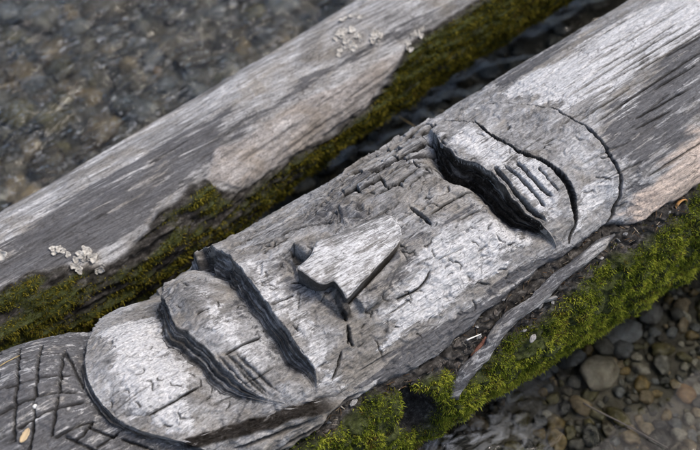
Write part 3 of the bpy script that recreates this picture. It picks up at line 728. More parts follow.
# long drying checks on the uncarved length
for k in range(16):
    px = rg.uniform(600, 690); py = rg.uniform(20, 170); x, a = FR.at(px, py)
    if aB(x) < a+0.02: continue
    l = rg.uniform(0.10, 0.35); xx = np.linspace(x-l/2, x+l/2, 9); xx = np.maximum(xx, FR.at(618, 180)[0]+0.004*np.arange(9)); aa = a+0.03*(xx-x)*rg.normal()+0.0025*pn(xx*14, 0*xx+k, 620)
    F.groove(np.stack([xx, aa], -1), rg.uniform(0.0028, 0.0042), rg.uniform(0.004, 0.008), (0.3, 0.3), 0.9, 640+k, 0.0006)
# chatter of a saw across the chin and cheek
for zn, ang in (([(95, 320), (170, 275), (230, 380), (190, 435), (120, 415)], 0.9), ([(400, 200), (470, 180), (545, 245), (430, 340), (360, 360), (380, 290)], 1.3)):
    zz = zone(zn, 0.04); u_ = X*cos(ang)+A*sin(ang)
    F.H += zz*0.0007*pn(u_*170, (X-A)*25, 230)
    F.H += zz*0.0020*pn(X*55, A*75, 231)*smooth(pn(X*14, A*14, 232)+0.5)+zz*0.0009*pn(X*120, A*170, 233)
# --- bark strip: crumbly, furrowed
rid = np.abs(fbm(X*22, A*46, 240, 3)); crumb = pn(X*95, A*95, 243)+0.6*pn(X*190, A*190, 244)
F.H += bark*(0.005*rid+0.0022*crumb+0.004*smooth(pn(X*48, A*70, 245)*3)-0.003)
F.H -= 0.010*np.exp(-((dB-0.004)/0.006)**2)*leftfade*smooth((A-0.02)/0.1)
# --- mossy cushion under the fronds and the hollow in the lower edge
F.H += mossband*(0.009+0.010*fbm(X*16, A*22, 250, 3)+0.012*np.exp(-((dM-0.055)/0.04)**2))
hol = np.array(FR.at(417, 414))
hk = np.exp(-((((X-hol[0]-0.2*(A-hol[1]))/0.036)**2+((A-hol[1])/0.060)**2)**2))
F.H -= 0.11*hk; mossband = mossband*(1-smooth(hk*3.2))
F.M['bark'] = np.clip(bark*(1-0.0*mossband), 0, 1); F.M['mossy'] = mossband*0.85
F.M['endg_shade'] *= (1-bark); F.M['stain'] *= (1-bark)
# --- stains and bare patches seen in the photograph
F.paint('stain', L([(600, 125), (640, 92), (680, 50), (740, 0), (760, 60), (720, 95), (690, 120), (650, 150), (632, 185), (620, 165)], 0), 0.03, 0.95, 9, 90, 0.030, 1)
F.paint('stain', L([(500, 90), (545, 62), (600, 20), (600, 5), (560, 30), (490, 85)], 0), 0.02, 0.65, 9, 70, 0.010, 2)
F.paint('stain', L([(355, 388), (395, 352), (450, 322), (495, 284), (560, 250), (606, 226), (600, 242), (550, 268), (470, 332), (400, 376)], 0), 0.016, 0.85, 9, 90, 0.010, 3)
F.paint('stain', L([(150, 285), (172, 275), (175, 320), (205, 360), (185, 355), (160, 330)], 0), 0.03, 0.30, 20, 40, 0.015, 4)
F.paint('stain', L([(235, 285), (262, 320), (300, 360), (300, 385), (262, 345), (232, 305)], 0), 0.02, 0.35, 20, 40, 0.012, 5)
F.paint('stain', L([(260, 262), (285, 258), (330, 300), (345, 320), (330, 322), (290, 300)], 0), 0.03, 0.35, 20, 40, 0.012, 6)
F.paint('stain', L([(370, 240), (430, 225), (450, 200), (500, 205), (480, 235), (430, 250), (395, 300), (365, 300)], 0), 0.04, 0.40, 20, 40, 0.02, 7)
F.paint('stain', L([(250, 240), (330, 192), (420, 140), (430, 150), (330, 205), (262, 250)], 0), 0.02, 0.35, 20, 60, 0.015, 8)
F.paint('bleach', L([(490, 95), (560, 58), (640, 8), (720, -20), (710, 25), (650, 60), (600, 100), (560, 108)], 0), 0.03, 0.9, 9, 70, 0.02, 9)
F.paint('bleach', L([(620, 100), (660, 75), (690, 58), (700, 62), (650, 95), (615, 130)], 0), 0.015, 0.6, 9, 70, 0.012, 10)
F.paint('bleach', L([(100, 330), (150, 300), (190, 370), (190, 430), (130, 415)], 0), 0.04, 0.95, 14, 50, 0.02, 11)
F.paint('bleach', L([(430, 240), (500, 215), (530, 240), (450, 310), (380, 350), (400, 290)], 0), 0.04, 1.0, 14, 50, 0.02, 12)
F.paint('bleach', L([(455, 130), (480, 130), (540, 165), (560, 215), (545, 225), (490, 165), (455, 150)], 0), 0.02, 0.8, 14, 50, 0.012, 13)
F.paint('bleach', L([(580, 190), (612, 175), (612, 195), (590, 215), (570, 235)], 0), 0.02, 0.85, 14, 50, 0.012, 14)
F.paint('bleach', L([(300, 262), (320, 245), (385, 220), (398, 235), (348, 294), (335, 280)], 0), 0.02, 0.6, 14, 50, 0.012, 15)
F.paint('bleach', L([(185, 290), (205, 285), (240, 330), (262, 372), (250, 370), (215, 340)], 0), 0.03, 0.7, 14, 50, 0.02, 17)
F.paint('bleach', L([(240, 262), (262, 262), (318, 330), (340, 385), (322, 392), (300, 345), (265, 300)], 0), 0.02, 0.7, 14, 50, 0.014, 18)
F.paint('tan', L([(620, 215), (640, 190), (680, 145), (720, 110), (750, 130), (705, 180), (670, 203), (640, 222)], 0), 0.02, 0.95, 14, 60, 0.014, 16)
F.M['tan'] *= (1-bark)
F.M['stain'] *= (1-0.85*F.M['bleach'])

F.M['swirl'] = carve_zone*(1-bark)*(1-0.8*neck)
POS = FR.place(X, A, F.H)
NRM = vertex_normals(POS, True)
if np.mean(np.sum(NRM*(POS-FR.place(X, A, -0.1+0*X)), -1)) < 0: NRM = -NRM; FLIP = True
else: FLIP = False
MA = np.stack([F.M['stain'], F.M['bark'], F.M['tan'], F.M['mossy']], -1)
MB_ = np.stack([F.M['endg_shade'], F.M['bleach'], F.M['crack'], F.M['swirl']], -1)

# --- split the surface into the carving's parts
def side_of(line, ref):
    _, s_, _ = poly_dist(X, A, line); r_ = poly_dist(np.array([FR.at(*ref)[0]]), np.array([FR.at(*ref)[1]]), line)[1][0]
    return s_*r_ > 0
def extended(line):
    a_, b_ = line[0], line[-1]
    lo = np.array([a_[0]-0.0, -0.40]); hi = np.array([b_[0]+0.02, 0.50])
    return np.vstack([[lo], line, [hi]])
PART = np.full(X.shape, 6)                       # trunk
s_ring = side_of(extended(chin_ring), (40, 400)); s_low = side_of(extended(mouth_low), (140, 340)); s_up = side_of(extended(mouth_up), (230, 320))
s_brow = side_of(extended(brow), (460, 220)); s_head = side_of(extended(head_ring), (560, 160))
near = (A > -0.40) & (A < 0.45)
PART[s_head] = 5; PART[s_brow] = 3; PART[s_up] = 2; PART[s_low] = 1; PART[s_ring] = 0
PART[bark > 0.5] = 7
PART[(A < -0.34)] = 6
org = np.array([0.25, FR.cy(0.25), 0.03])
carved = empty('carved_log', org)
tag(carved, 'weathered grey log carved with a sleeping face, moss along its near side', 'carved log')
FACES = grid_faces(len(xs), len(ph), True)
if FLIP: FACES = FACES[..., ::-1]
PF = PART[:-1, :].reshape(-1); FACES = FACES.reshape(-1, 4)
names = [('neck', 'dark neck below the chin, scored with a net of crossing cuts'), ('chin', 'broad pale rounded chin of the carved face'), ('mouth', 'leaf-shaped lips between two dark saw cuts'),
         ('cheek', 'chipped cheeks and upper lip around the nose'), ('nose', 'smooth raised wedge-shaped nose'), ('eyelid', 'closed eyelid with cut lashes under a curved slit'), ('trunk', 'uncarved upper length of the log with bleached and stained grain'), ('bark', 'crumbling dark bark strip along the near side')]
PV = POS.reshape(-1, 3)-org; NV = NRM.reshape(-1, 3); AA = MA.reshape(-1, 4); AB = MB_.reshape(-1, 4)
CP = {}
for k, (nm, lab) in enumerate(names):
    fs = FACES[PF == k]
    if len(fs) == 0: continue
    u, inv = np.unique(fs, return_inverse=True)
    me = np_mesh(nm, PV[u], inv.reshape(-1, 4), {'mask_a': AA[u], 'mask_b': AB[u]}, True, NV[u])
    CP[nm] = link_mesh(nm, me, WOOD, carved); CP[nm]['label'] = lab
def build_wall(c, label, shade_hint):
    u, e, w_, Q, nr, sd0 = c['u'], c['e'], c['w'], c['Q'], c['nr'], c['seed']; n = len(u)
    ker = np.ones(5)/5; sm = lambda v: np.convolve(np.pad(v, 2, mode='edge'), ker, 'valid')
    hr = sm(F.height(Q-nr*0.0040)); hf = sm(F.height(Q+nr*(w_+0.0035)[:, None]))
    k1 = 0.34+0.14*pn(u*17, 0*u, sd0+21); k2 = 0.68+0.14*pn(u*24, 0*u, sd0+22)
    rows = [(-0.0034, None)]+[(0.0, q) for q in np.linspace(0, 1, 26)]+[(0.0030, None)]; V, EG, BL = [], [], []
    for k, (off, q) in enumerate(rows):
        if k == 0: d_, h = np.full(n, -0.0036), hr-0.0008; eg = 0*u
        elif q is None: d_, h = w_+0.0034, hf-0.0015; eg = 0.5+0*u
        else:
            d_ = -0.0012+q*(w_+0.0016)
            st = 0.40*smooth(np.clip((q-0.05)/0.17, 0, 1))+0.30*smooth((q-k1)/0.13)+0.30*smooth((q-k2)/0.15)
            fib = (0.0032*pn(u*11, q*9+0*u, sd0+23)+0.0018*pn(u*26, q*17+0*u, sd0+24)+0.0008*pn(u*60, q*26+0*u, sd0+25))*smooth(e*1.5)*min(1, q*6)*min(1, (1-q)*5+0.2)
            h = hr+0.0004+(hf-hr)*st+fib; d_ = d_+0.5*fib
            stk = pn(u*12, q*13+0*u, sd0+26)+0.5*pn(u*30, q*24+0*u, sd0+27)
            eg = np.clip((0.76-0.58*smooth((stk-0.05)/0.35) if shade_hint < 0.9 else 1.0-0.35*smooth((stk-0.25)/0.4)), 0, 1)*smooth(q/0.10-0.15)*smooth(e*2.2)
        V.append(FR.place(Q[:, 0]+nr[:, 0]*d_, Q[:, 1]+nr[:, 1]*d_, h)); EG.append(eg)
    V = np.stack(V, 1); N_ = vertex_normals(V, False); out = V-FR.place(Q[:, 0], Q[:, 1], -0.1+0*u)[:, None, :]
    fl = np.mean(np.sum(N_*out, -1)) < 0; Fq = grid_faces(n, len(rows), False).reshape(-1, 4)
    mb = np.zeros((n, len(rows), 4)); mb[..., 0] = np.stack(EG, 1); mb[..., 3] = 0.3; ma = np.zeros((n, len(rows), 4)); ma[..., 0] = 0.15*smooth(e*2)[:, None]
    me = np_mesh('saw_cut', V.reshape(-1, 3)-org, Fq[:, ::-1] if fl else Fq, {'mask_a': ma.reshape(-1, 4), 'mask_b': mb.reshape(-1, 4)}, True)
    o = link_mesh('saw_cut', me, WOOD, carved); o['label'] = label; return o
build_wall(CUT_LOW, 'dark splintered saw cut under the lower lip', 0.04); build_wall(CUT_UP, 'deep splintered saw cut above the lips', 0.04); build_wall(CUT_BROW, 'deep shadowed saw cut under the eyelid', 1.0); build_wall(CUT_RING, 'curved saw cut dividing the chin from the neck', 0.6)  # brow wall coloured darkest: the notch's shadow is painted into it
def build_nose():
    c = nose_top.mean(0); T_ = smooth_line(np.vstack([nose_top, nose_top[:1]]), 4)[:-1]; n = len(T_); T_ = T_+0.0007*np.stack([pn(T_[:, 0]*160, T_[:, 1]*160, 71), pn(T_[:, 0]*160, T_[:, 1]*160, 72)], -1)
    mid = np.array([FR.at(372, 272, 0.012)]); rs_ = FR.at(322, 262, 0.03); tr_ = FR.at(398, 246); br_ = FR.at(347, 299, 0.025)
    onright = np.exp(-(poly_dist(T_[:, 0], T_[:, 1], np.array([br_, tr_]))[0]/0.004)**2)
    hh = lambda q: nose_h(q[:, 0], q[:, 1])
    base = np.array([F.H[min(np.searchsorted(xs, x), len(xs)-1), min(np.searchsorted(ph*FR.am, a), len(ph)-1)] for x, a in T_])
    V, E_ = [], []
    def ringat(q, h, e): V.append(FR.place(q[:, 0], q[:, 1], h)); E_.append(np.full(len(q), e))
    tang = np.roll(T_, -1, 0)-np.roll(T_, 1, 0); tang /= np.linalg.norm(tang, axis=1)[:, None]; nin = np.stack([-tang[:, 1], tang[:, 0]], -1)
    if np.mean(np.sum(nin*(c-T_), 1)) < 0: nin = -nin
    for f in (0.03, 0.12, 0.22, 0.32, 0.42, 0.52, 0.62, 0.72, 0.82, 0.90, 0.95): q = c+(T_-c)*f; ringat(q, hh(q)+0.0012*pn(q[:, 0]*45, q[:, 1]*150, 77)-0.0016*np.exp(-((((q[:, 0]-n0[0])*-nv[1]+(q[:, 1]-n0[1])*nv[0]-0.012)/0.004)**2)), 0.0)
    ringat(T_+nin*0.0030, hh(T_)-0.0001, 0.0); ringat(T_+nin*0.0012, hh(T_)-0.0006, 0.05); ringat(T_+nin*0.0002, hh(T_)-0.0018, 0.10)
    k0 = len(V)
    top = hh(T_)-0.0018; bot = np.minimum(base, 0)-0.012
    for f in (0.0, 0.22, 0.45, 0.7, 1.0):
        ins = 0.0002+0.0020*f-0.010*f*onright+0.0011*pn(np.arange(n)*0.55, np.full(n, f*9.0), 78)*(f > 0); ringat(T_+nin*np.asarray(ins)[:, None], top+(bot-top)*f, 0.72)
    V = np.concatenate(V)-org; E_ = np.concatenate(E_); nr = len(V)//n; Fq = []
    for r in range(nr-1):
        if r == k0-1: continue
        for k in range(n): Fq.append((r*n+k, r*n+(k+1) % n, (r+1)*n+(k+1) % n, (r+1)*n+k))
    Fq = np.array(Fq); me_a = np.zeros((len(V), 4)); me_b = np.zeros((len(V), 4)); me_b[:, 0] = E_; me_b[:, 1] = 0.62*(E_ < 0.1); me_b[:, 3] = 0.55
    me = np_mesh('nose', V, Fq, {'mask_a': me_a, 'mask_b': me_b}, True)
    import bmesh
    bm = bmesh.new(); bm.from_mesh(me); bm.verts.ensure_lookup_table(); bm.faces.new([bm.verts[k] for k in range(n)]).smooth = True
    bmesh.ops.recalc_face_normals(bm, faces=bm.faces); bm.to_mesh(me); bm.free()
    o = link_mesh('nose', me, WOOD, carved); o['label'] = names[4][1]; return o
CP['nose'] = build_nose()
def end_cap(name, ring, org_, parent, flip):
    c = ring.mean(0); V = [c]; n = len(ring); rings = [0.25, 0.5, 0.75, 1.0]
    V = np.vstack([[c]]+[c+(ring-c)*r for r in rings]); Fq = []
    for j in range(n):
        j2 = (j+1) % n; Fq.append((0, 1+j, 1+j2, 1+j2))
        for r in range(3): Fq.append((1+r*n+j, 1+(r+1)*n+j, 1+(r+1)*n+j2, 1+r*n+j2))
    me = bpy.data.meshes.new(name); me.from_pydata((V-org_).tolist(), [], [tuple(dict.fromkeys(f)) for f in Fq]); me.update()
    for an in ('mask_a', 'mask_b'):
        at = me.attributes.new(an, 'FLOAT_COLOR', 'POINT'); at.data.foreach_set('color', np.zeros(len(me.vertices)*4, np.float32))
    o = link_mesh(name, me, WOOD, parent)
    return o
end_cap('sawn_end', POS[0], org, carved, False); end_cap('sawn_end', POS[-1], org, carved, True)

# ================================================================== the far log
xb = spaced(-1.55, -0.75, 1.35, 2.2, 0.0032, 30, 30)
pb = spaced(-pi, radians(-70), radians(130), pi, 0.0030/0.14, 24, 18)[:-1]
G = Field(BK, xb, pb); X2, A2 = G.X, G.A
LB = lambda pts, n=4: BK.line(pts, n)
mb_line = LB([(-30, 300), (0, 287), (27, 274), (64, 265), (100, 262), (128, 247), (150, 218), (170, 200), (203, 178), (215, 188), (240, 186), (290, 156), (319, 139), (362, 107), (386, 78), (404, 50), (426, 32), (454, 14), (490, -8)], 3)
am_ = arc_of(mb_line)
e2 = A2-am_(X2)+0.006*fbm(X2*20, A2*30, 700, 3)
bk2 = smooth(e2/0.008+0.5)
G.H += 0.005*fbm(X2*2, A2*5, 701, 3)
lay2 = fbm(X2*4, A2*40, 702, 4)
G.H += (1-bk2)*(0.0012*pn(X2*8, A2*95, 703)+0.0008*pn(X2*20, A2*190, 704)+0.002*smooth((lay2-0.05)/0.07)+0.002*smooth((lay2+0.3)/0.06))
# thin old skin that still covers the middle of the log, its torn edge raised
skin = sdf(X2, A2, LB([(205, 180), (214, 150), (250, 135), (290, 105), (330, 82), (370, 62), (404, 50), (386, 78), (362, 107), (319, 139), (290, 156), (240, 186)], 0))+0.006*fbm(X2*20, A2*30, 706, 3)
sk = smooth(skin/0.006+0.5); G.H += 0.0035*sk+sk*0.0014*pn(X2*70, A2*70, 707)
rid2 = np.abs(fbm(X2*9, A2*48, 710, 3))
G.H += bk2*(0.003+0.014*rid2+0.0022*pn(X2*80, A2*80, 712))
G.H += 0.020*smooth((0.05-X2)/0.35)*smooth((A2-0.04)/0.16)
G.M['bark'] = bk2
ms2 = smooth(fbm(X2*9, A2*34, 720, 3)*1.3+0.42+0.9*smooth((X2+0.1)/0.3)+0.6*smooth((-X2-0.45)/0.1))
ms2 = ms2*smooth((e2-0.003)/0.02)*smooth((0.36-A2)/0.05)
G.H += ms2*(0.004+0.005*fbm(X2*18, A2*26, 722, 3))
G.M['mossy'] = ms2*0.85
G.paint('stain', LB([(-20, 275), (30, 245), (95, 212), (150, 188), (215, 150), (200, 170), (150, 210), (110, 245), (60, 262), (0, 285)], 0), 0.03, 1.25, 9, 60, 0.018, 1)
G.paint('stain', LB([(-20, 262), (60, 205), (150, 150), (230, 110), (210, 160), (150, 195), (100, 230), (0, 282)], 0), 0.04, 0.8, 7, 70, 0.02, 5)
G.paint('stain', LB([(230, 130), (300, 85), (360, 45), (420, 10), (440, 5), (400, 40), (350, 62), (280, 108), (235, 138)], 0), 0.02, 0.55, 9, 60, 0.012, 2)
G.paint('bleach', LB([(-20, 232), (0, 215), (100, 155), (200, 97), (300, 37), (360, 0), (380, 5), (320, 45), (200, 120), (100, 190), (0, 250)], 0), 0.03, 0.32, 9, 50, 0.015, 3)
G.M['swirl'] = sk*0.9
G.paint('tan', LB([(205, 180), (214, 150), (250, 135), (290, 105), (340, 85), (380, 60), (404, 50), (386, 78), (362, 107), (319, 139), (290, 156), (240, 186)], 0), 0.012, 0.24, 14, 40, 0.006, 4)
G.M['stain'] *= (1-bk2)*(1-sk*0.7); G.M['bleach'] *= (1-bk2); G.M['tan'] *= (1-bk2)
for k in range(60):
    px, py = rg.uniform(0, 450), rg.uniform(0, 270); n_ = px*0.515+py*0.857
    if not 195 < n_ < 245: continue
    x, a = BK.at(px, py); l = rg.uniform(0.03, 0.16); th = rg.normal(0, 0.03)
    G.groove(np.array([[x-l/2, a-l/2*th], [x+l/2, a+l/2*th]]), 0.004, 0.003, (0.3, 0.3), rg.uniform(.3, .7), 800+k)
PO2 = BK.place(X2, A2, G.H); NR2 = vertex_normals(PO2, True)
if np.mean(np.sum(NR2*(PO2-BK.place(X2, A2, -0.08+0*X2)), -1)) < 0: NR2 = -NR2; FL2 = True
else: FL2 = False
org2 = np.array([0.25, BK.cy(0.25), 0.08])
farlog = empty('fallen_log', org2)
tag(farlog, 'slimmer bare grey log behind the carved one, dark mossy bark on its lower side', 'log')
F2 = grid_faces(len(xb), len(pb), True)
if FL2: F2 = F2[..., ::-1]
lab2 = np.where(bk2 > 0.5, 1, 0)[:-1].reshape(-1); F2 = F2.reshape(-1, 4)
a1 = np.stack([G.M[k] for k in ('stain', 'bark', 'tan', 'mossy')], -1).reshape(-1, 4); a2 = np.stack([G.M[k] for k in ('endg_shade', 'bleach', 'crack', 'swirl')], -1).reshape(-1, 4)
for k, (nm, lb) in enumerate([('trunk', 'bare silvery wood with a dark lengthwise stain'), ('bark', 'furrowed dark bark left on the lower side')]):
    fs = F2[lab2 == k]; u, inv = np.unique(fs, return_inverse=True)
    o = link_mesh(nm, np_mesh(nm, PO2.reshape(-1, 3)[u]-org2, inv.reshape(-1, 4), {'mask_a': a1[u], 'mask_b': a2[u]}, True, NR2.reshape(-1, 3)[u]), WOOD, farlog); o['label'] = lb
end_cap('sawn_end', PO2[0], org2, farlog, False); end_cap('sawn_end', PO2[-1], org2, farlog, True)

# ================================================================== moss
def moss_material():
    t = NT('moss'); o = t.n('ShaderNodeAttribute'); o.attribute_name = 'tint'
    t.b.inputs['Subsurface Weight'].default_value = 0.0
    d = t.n('ShaderNodeBsdfDiffuse'); tl = t.n('ShaderNodeBsdfTranslucent'); t.l(o.outputs['Color'], d.inputs[0]); t.l(o.outputs['Color'], tl.inputs[0])
    mx = t.n('ShaderNodeMixShader'); mx.inputs[0].default_value = 0.35; t.l(d.outputs[0], mx.inputs[1]); t.l(tl.outputs[0], mx.inputs[2]); t.l(mx.outputs[0], t.out.inputs[0])
    return t.m
MOSS = moss_material()
def moss(name, P_, N_, mask, Xg, Ag, count, length, width, pal, seed, label, xlim):
    r = np.random.default_rng(seed)
    wgt = (mask*(mask > 0.12)*((Xg > xlim[0]) & (Xg < xlim[1]))).ravel()
    area = np.abs(np.gradient(Xg, axis=0)*np.gradient(Ag, axis=1)).ravel(); wgt = wgt*area; wgt /= wgt.sum()
    idx = r.choice(len(wgt), count, p=wgt)
    p = P_.reshape(-1, 3)[idx]+r.normal(0, 0.0012, (count, 3)); n = N_.reshape(-1, 3)[idx]
    cl = fbm(Xg.ravel()[idx]*30, Ag.ravel()[idx]*40, seed, 3); cl2 = fbm(Xg.ravel()[idx]*8, Ag.ravel()[idx]*12, seed+9, 2)
    dirv = n*0.9+r.normal(0, 0.55, (count, 3))+np.array([0, -0.10, 0.12]); dirv /= np.linalg.norm(dirv, axis=1)[:, None]
    side = np.cross(dirv, r.normal(size=(count, 3))); side /= np.linalg.norm(side, axis=1)[:, None]
    ln = length*(0.45+0.7*r.random(count)+0.7*r.random(count)**6)*(1+0.35*cl); wd = width*(0.7+0.6*r.random(count))
    bend = r.normal(0, 0.30, (count, 3))+np.array([0, 0, -0.22])
    v0 = p-n*0.002; v1 = p+dirv*(ln*0.55)[:, None]+side*wd[:, None]; v3 = p+dirv*(ln*0.5)[:, None]-side*wd[:, None]; v2 = p+(dirv+bend*0.6)*ln[:, None]
    V = np.stack([v0, v1, v2, v3], 1).reshape(-1, 3); Fq = np.arange(count*4).reshape(-1, 4)
    k = np.clip(0.5+0.45*cl+0.35*cl2+r.normal(0, 0.22, count), 0, 1)[:, None]; pal = np.array(pal)
    c = np.where(k < 0.5, pal[0]+(pal[1]-pal[0])*k*2, pal[1]+(pal[2]-pal[1])*(k-0.5)*2)
    dead = r.random(count) < 0.05+0.22*smooth((cl2-0.25)*2.5); c[dead] = np.array((0.10, 0.065, 0.02))
    c = np.repeat(np.concatenate([c, np.ones((count, 1))], 1), 4, axis=0)
    o = link_mesh(name, np_mesh(name, V, Fq, {'tint': c}, False), MOSS)
    return tag(o, label, 'moss', kind='stuff')
mfront = mossband*smooth(fbm(X*20, A*26, 260, 3)*1.5+0.85)
moss('moss', POS, NRM, mfront, X, A, 190000, 0.0058, 0.00075, [(0.055, 0.075, 0.012), (0.19, 0.23, 0.028), (0.40, 0.41, 0.058)], 21, 'bright yellow-green moss along the near edge of the carved log', (-0.55, 1.3))
# sparse tufts creeping onto the bark
creep = bark*smooth((dM+0.035)/0.03)*smooth(fbm(X*24, A*24, 262, 3)*2-0.55)*(A < 0.6)
moss('moss', POS, NRM, creep, X, A, 9000, 0.0055, 0.0007, [(0.03, 0.035, 0.008), (0.10, 0.10, 0.016), (0.18, 0.16, 0.03)], 22, 'sparse olive moss tufts creeping onto the crumbling bark', (-0.4, 1.2))
moss('moss', PO2, NR2, ms2, X2, A2, 75000, 0.0065, 0.00085, [(0.05, 0.048, 0.010), (0.135, 0.125, 0.017), (0.26, 0.22, 0.035)], 23, 'dull olive moss on the dark bark of the far log', (-0.85, 1.5))

# ================================================================== small things on the logs
class Surf:
    def __init__(s, log, fld, P_, N_): s.log, s.f, s.P, s.N = log, fld, P_, N_
    def xa(s, x, a):
        i = min(max(int(np.searchsorted(s.f.xs, x)), 1), len(s.f.xs)-2); j = min(max(int(np.searchsorted(s.f.ph*s.log.am, a)), 1), len(s.f.ph)-2)
        n = s.N[i-1:i+2, j-1:j+2].reshape(-1, 3).mean(0); return s.P[i, j], n/np.linalg.norm(n)
    def px(s, px, py): return s.xa(*s.log.at(px, py))
SF, SB = Surf(FR, F, POS, NRM), Surf(BK, G, PO2, NR2)
def frame(n, tng=None):
    n = Vector(n); t_ = Vector(tng) if tng is not None else Vector((random.gauss(0, 1), random.gauss(0, 1), random.gauss(0, 1)))
    t_ = (t_-n*t_.dot(n)).normalized(); b_ = n.cross(t_); return Matrix((t_, b_, n)).transposed()
def flat_mat(name, c0, c1, scale, rough=0.8, bumpd=0.02, spec=0.3):
    t = NT(name); n = t.noise(t.obj((scale,)*3), 1, 5, 0.65); return t.done(t.ramp(n, [(0.35, c0), (0.65, c1)]), rough, spec, t.bump(n, 0.4, bumpd))
FUNGUS = flat_mat('fungus_cream', (0.27, 0.25, 0.22), (0.64, 0.62, 0.57), 1.6, 0.85, 0.3)
CHIPM = flat_mat('grey_chip', (0.12, 0.115, 0.11), (0.34, 0.335, 0.33), 2.0)
LEAFO = flat_mat('orange_leaf', (0.38, 0.19, 0.06), (0.62, 0.36, 0.15), 2.0, 0.6)
LEAFT = flat_mat('tan_leaf', (0.38, 0.28, 0.15), (0.60, 0.47, 0.30), 2.0, 0.6)
WHITE = flat_mat('white_speck', (0.62, 0.62, 0.60), (0.82, 0.82, 0.80), 2.0)
STRAW = flat_mat('straw', (0.22, 0.16, 0.07), (0.42, 0.33, 0.17), 60.0)
STRAWW = flat_mat('bleached_straw', (0.55, 0.53, 0.48), (0.75, 0.73, 0.68), 60.0)
FLAKE = flat_mat('bark_flake', (0.028, 0.023, 0.019), (0.12, 0.105, 0.092), 1.3)
REDB = flat_mat('red_bark', (0.10, 0.04, 0.025), (0.22, 0.10, 0.07), 60.0)

def tube_mesh(name, pts, rad, seg=10, rough=0.0, seed=0):
    pts = np.asarray(pts, float); n = len(pts); tn = np.gradient(pts, axis=0); tn /= np.linalg.norm(tn, axis=1)[:, None]
    ref = np.array([0, 0, 1.0]); V = []
    for i in range(n):
        a = np.cross(ref, tn[i]); a /= np.linalg.norm(a); b_ = np.cross(tn[i], a)
        for k in range(seg):
            th = 2*pi*k/seg; r_ = rad[i]*(1+rough*float(pn(np.array(i*0.35), np.array(k*0.9), seed)))
            V.append(pts[i]+r_*(cos(th)*a+sin(th)*b_))
    Fq = [(i*seg+k, i*seg+(k+1) % seg, (i+1)*seg+(k+1) % seg, (i+1)*seg+k) for i in range(n-1) for k in range(seg)]
    Fq += [tuple(range(seg))[::-1], tuple((n-1)*seg+k for k in range(seg))]
    me = bpy.data.meshes.new(name); me.from_pydata([tuple(v) for v in V], [], Fq); me.polygons.foreach_set('use_smooth', [True]*len(Fq)); me.update(); return me
def zero_masks(me):
    for an in ('mask_a', 'mask_b'):
        at = me.attributes.new(an, 'FLOAT_COLOR', 'POINT'); at.data.foreach_set('color', np.zeros(len(me.vertices)*4, np.float32))
def at_base(o, base):
    o.location = base; o.data.transform(Matrix.Translation(-Vector(base)))
# dead branch on the bark
bp = []
for (px, py) in [(447, 391), (458, 374), (470, 359), (482, 344), (490, 333), (502, 321), (514, 310), (526, 301), (538, 291), (550, 280), (560, 271), (570, 263), (584, 253), (598, 243), (610, 233)]:
    p, n = SF.px(px, py); bp.append(FR.place(*[np.array(v) for v in FR.at(px, py)], np.array(0.013)))
bp = smooth_line(bp, 5)+np.array([[0, 0.0022*sin(i*0.31), 0.002*sin(i*0.23+1)] for i in range(71)]); tt = np.linspace(0, 1, len(bp))
rad = (0.0125-0.0035*tt)*(1-0.16*np.exp(-((tt-0.23)/0.02)**2)+0.06*np.sin(tt*23))*smooth((1.03-tt)/0.12); rad = np.maximum(rad, 0.002)
br = link_mesh('dead_branch', tube_mesh('dead_branch', bp, rad, 18, 0.28, 3), WOOD); at_base(br, tuple(bp[len(bp)//2])); zero_masks(br.data); br.data.attributes['mask_a'].data.foreach_set('color', np.tile(np.array([0.5, 0.0, 0.0, 0.0], np.float32), len(br.data.vertices)))
tag(br, 'bent grey dead branch lying along the bark just above the bright moss', 'branch')
# fungus caps
def cap_mesh(seed):
    r = np.random.default_rng(seed); nr, ns = 5, 20; V = [(0, 0, 0.10)]; ph_ = r.uniform(0, 6.28, 3)
    for i in range(1, nr+1):
        q = i/nr
        for k in range(ns):
            th = 2*pi*k/ns; ed = 1+0.18*sin(3*th+ph_[0])+0.12*sin(5*th+ph_[1])+0.07*sin(9*th+ph_[2])
            V.append((q*ed*cos(th), q*ed*sin(th)*0.8, 0.12+0.30*q*q+0.16*q*q*sin(4*th+ph_[1])+0.05*sin(11*q)))
    T = len(V); V += [(x*0.98, y*0.98, z-0.14) for x, y, z in V]
    Fq = [(0, 1+k, 1+(k+1) % ns) for k in range(ns)]
    for i in range(nr-1): Fq += [(1+i*ns+k, 1+(i+1)*ns+k, 1+(i+1)*ns+(k+1) % ns, 1+i*ns+(k+1) % ns) for k in range(ns)]
    Fq += [tuple(v+T for v in f[::-1]) for f in Fq]
    e = 1+(nr-1)*ns; Fq += [(e+k, T+e+k, T+e+(k+1) % ns, e+(k+1) % ns) for k in range(ns)]
    me = bpy.data.meshes.new('cap'); me.from_pydata(V, [], Fq); me.polygons.foreach_set('use_smooth', [True]*len(Fq)); me.update(); me.materials.append(FUNGUS); return me
CAPS = [cap_mesh(i) for i in range(5)]
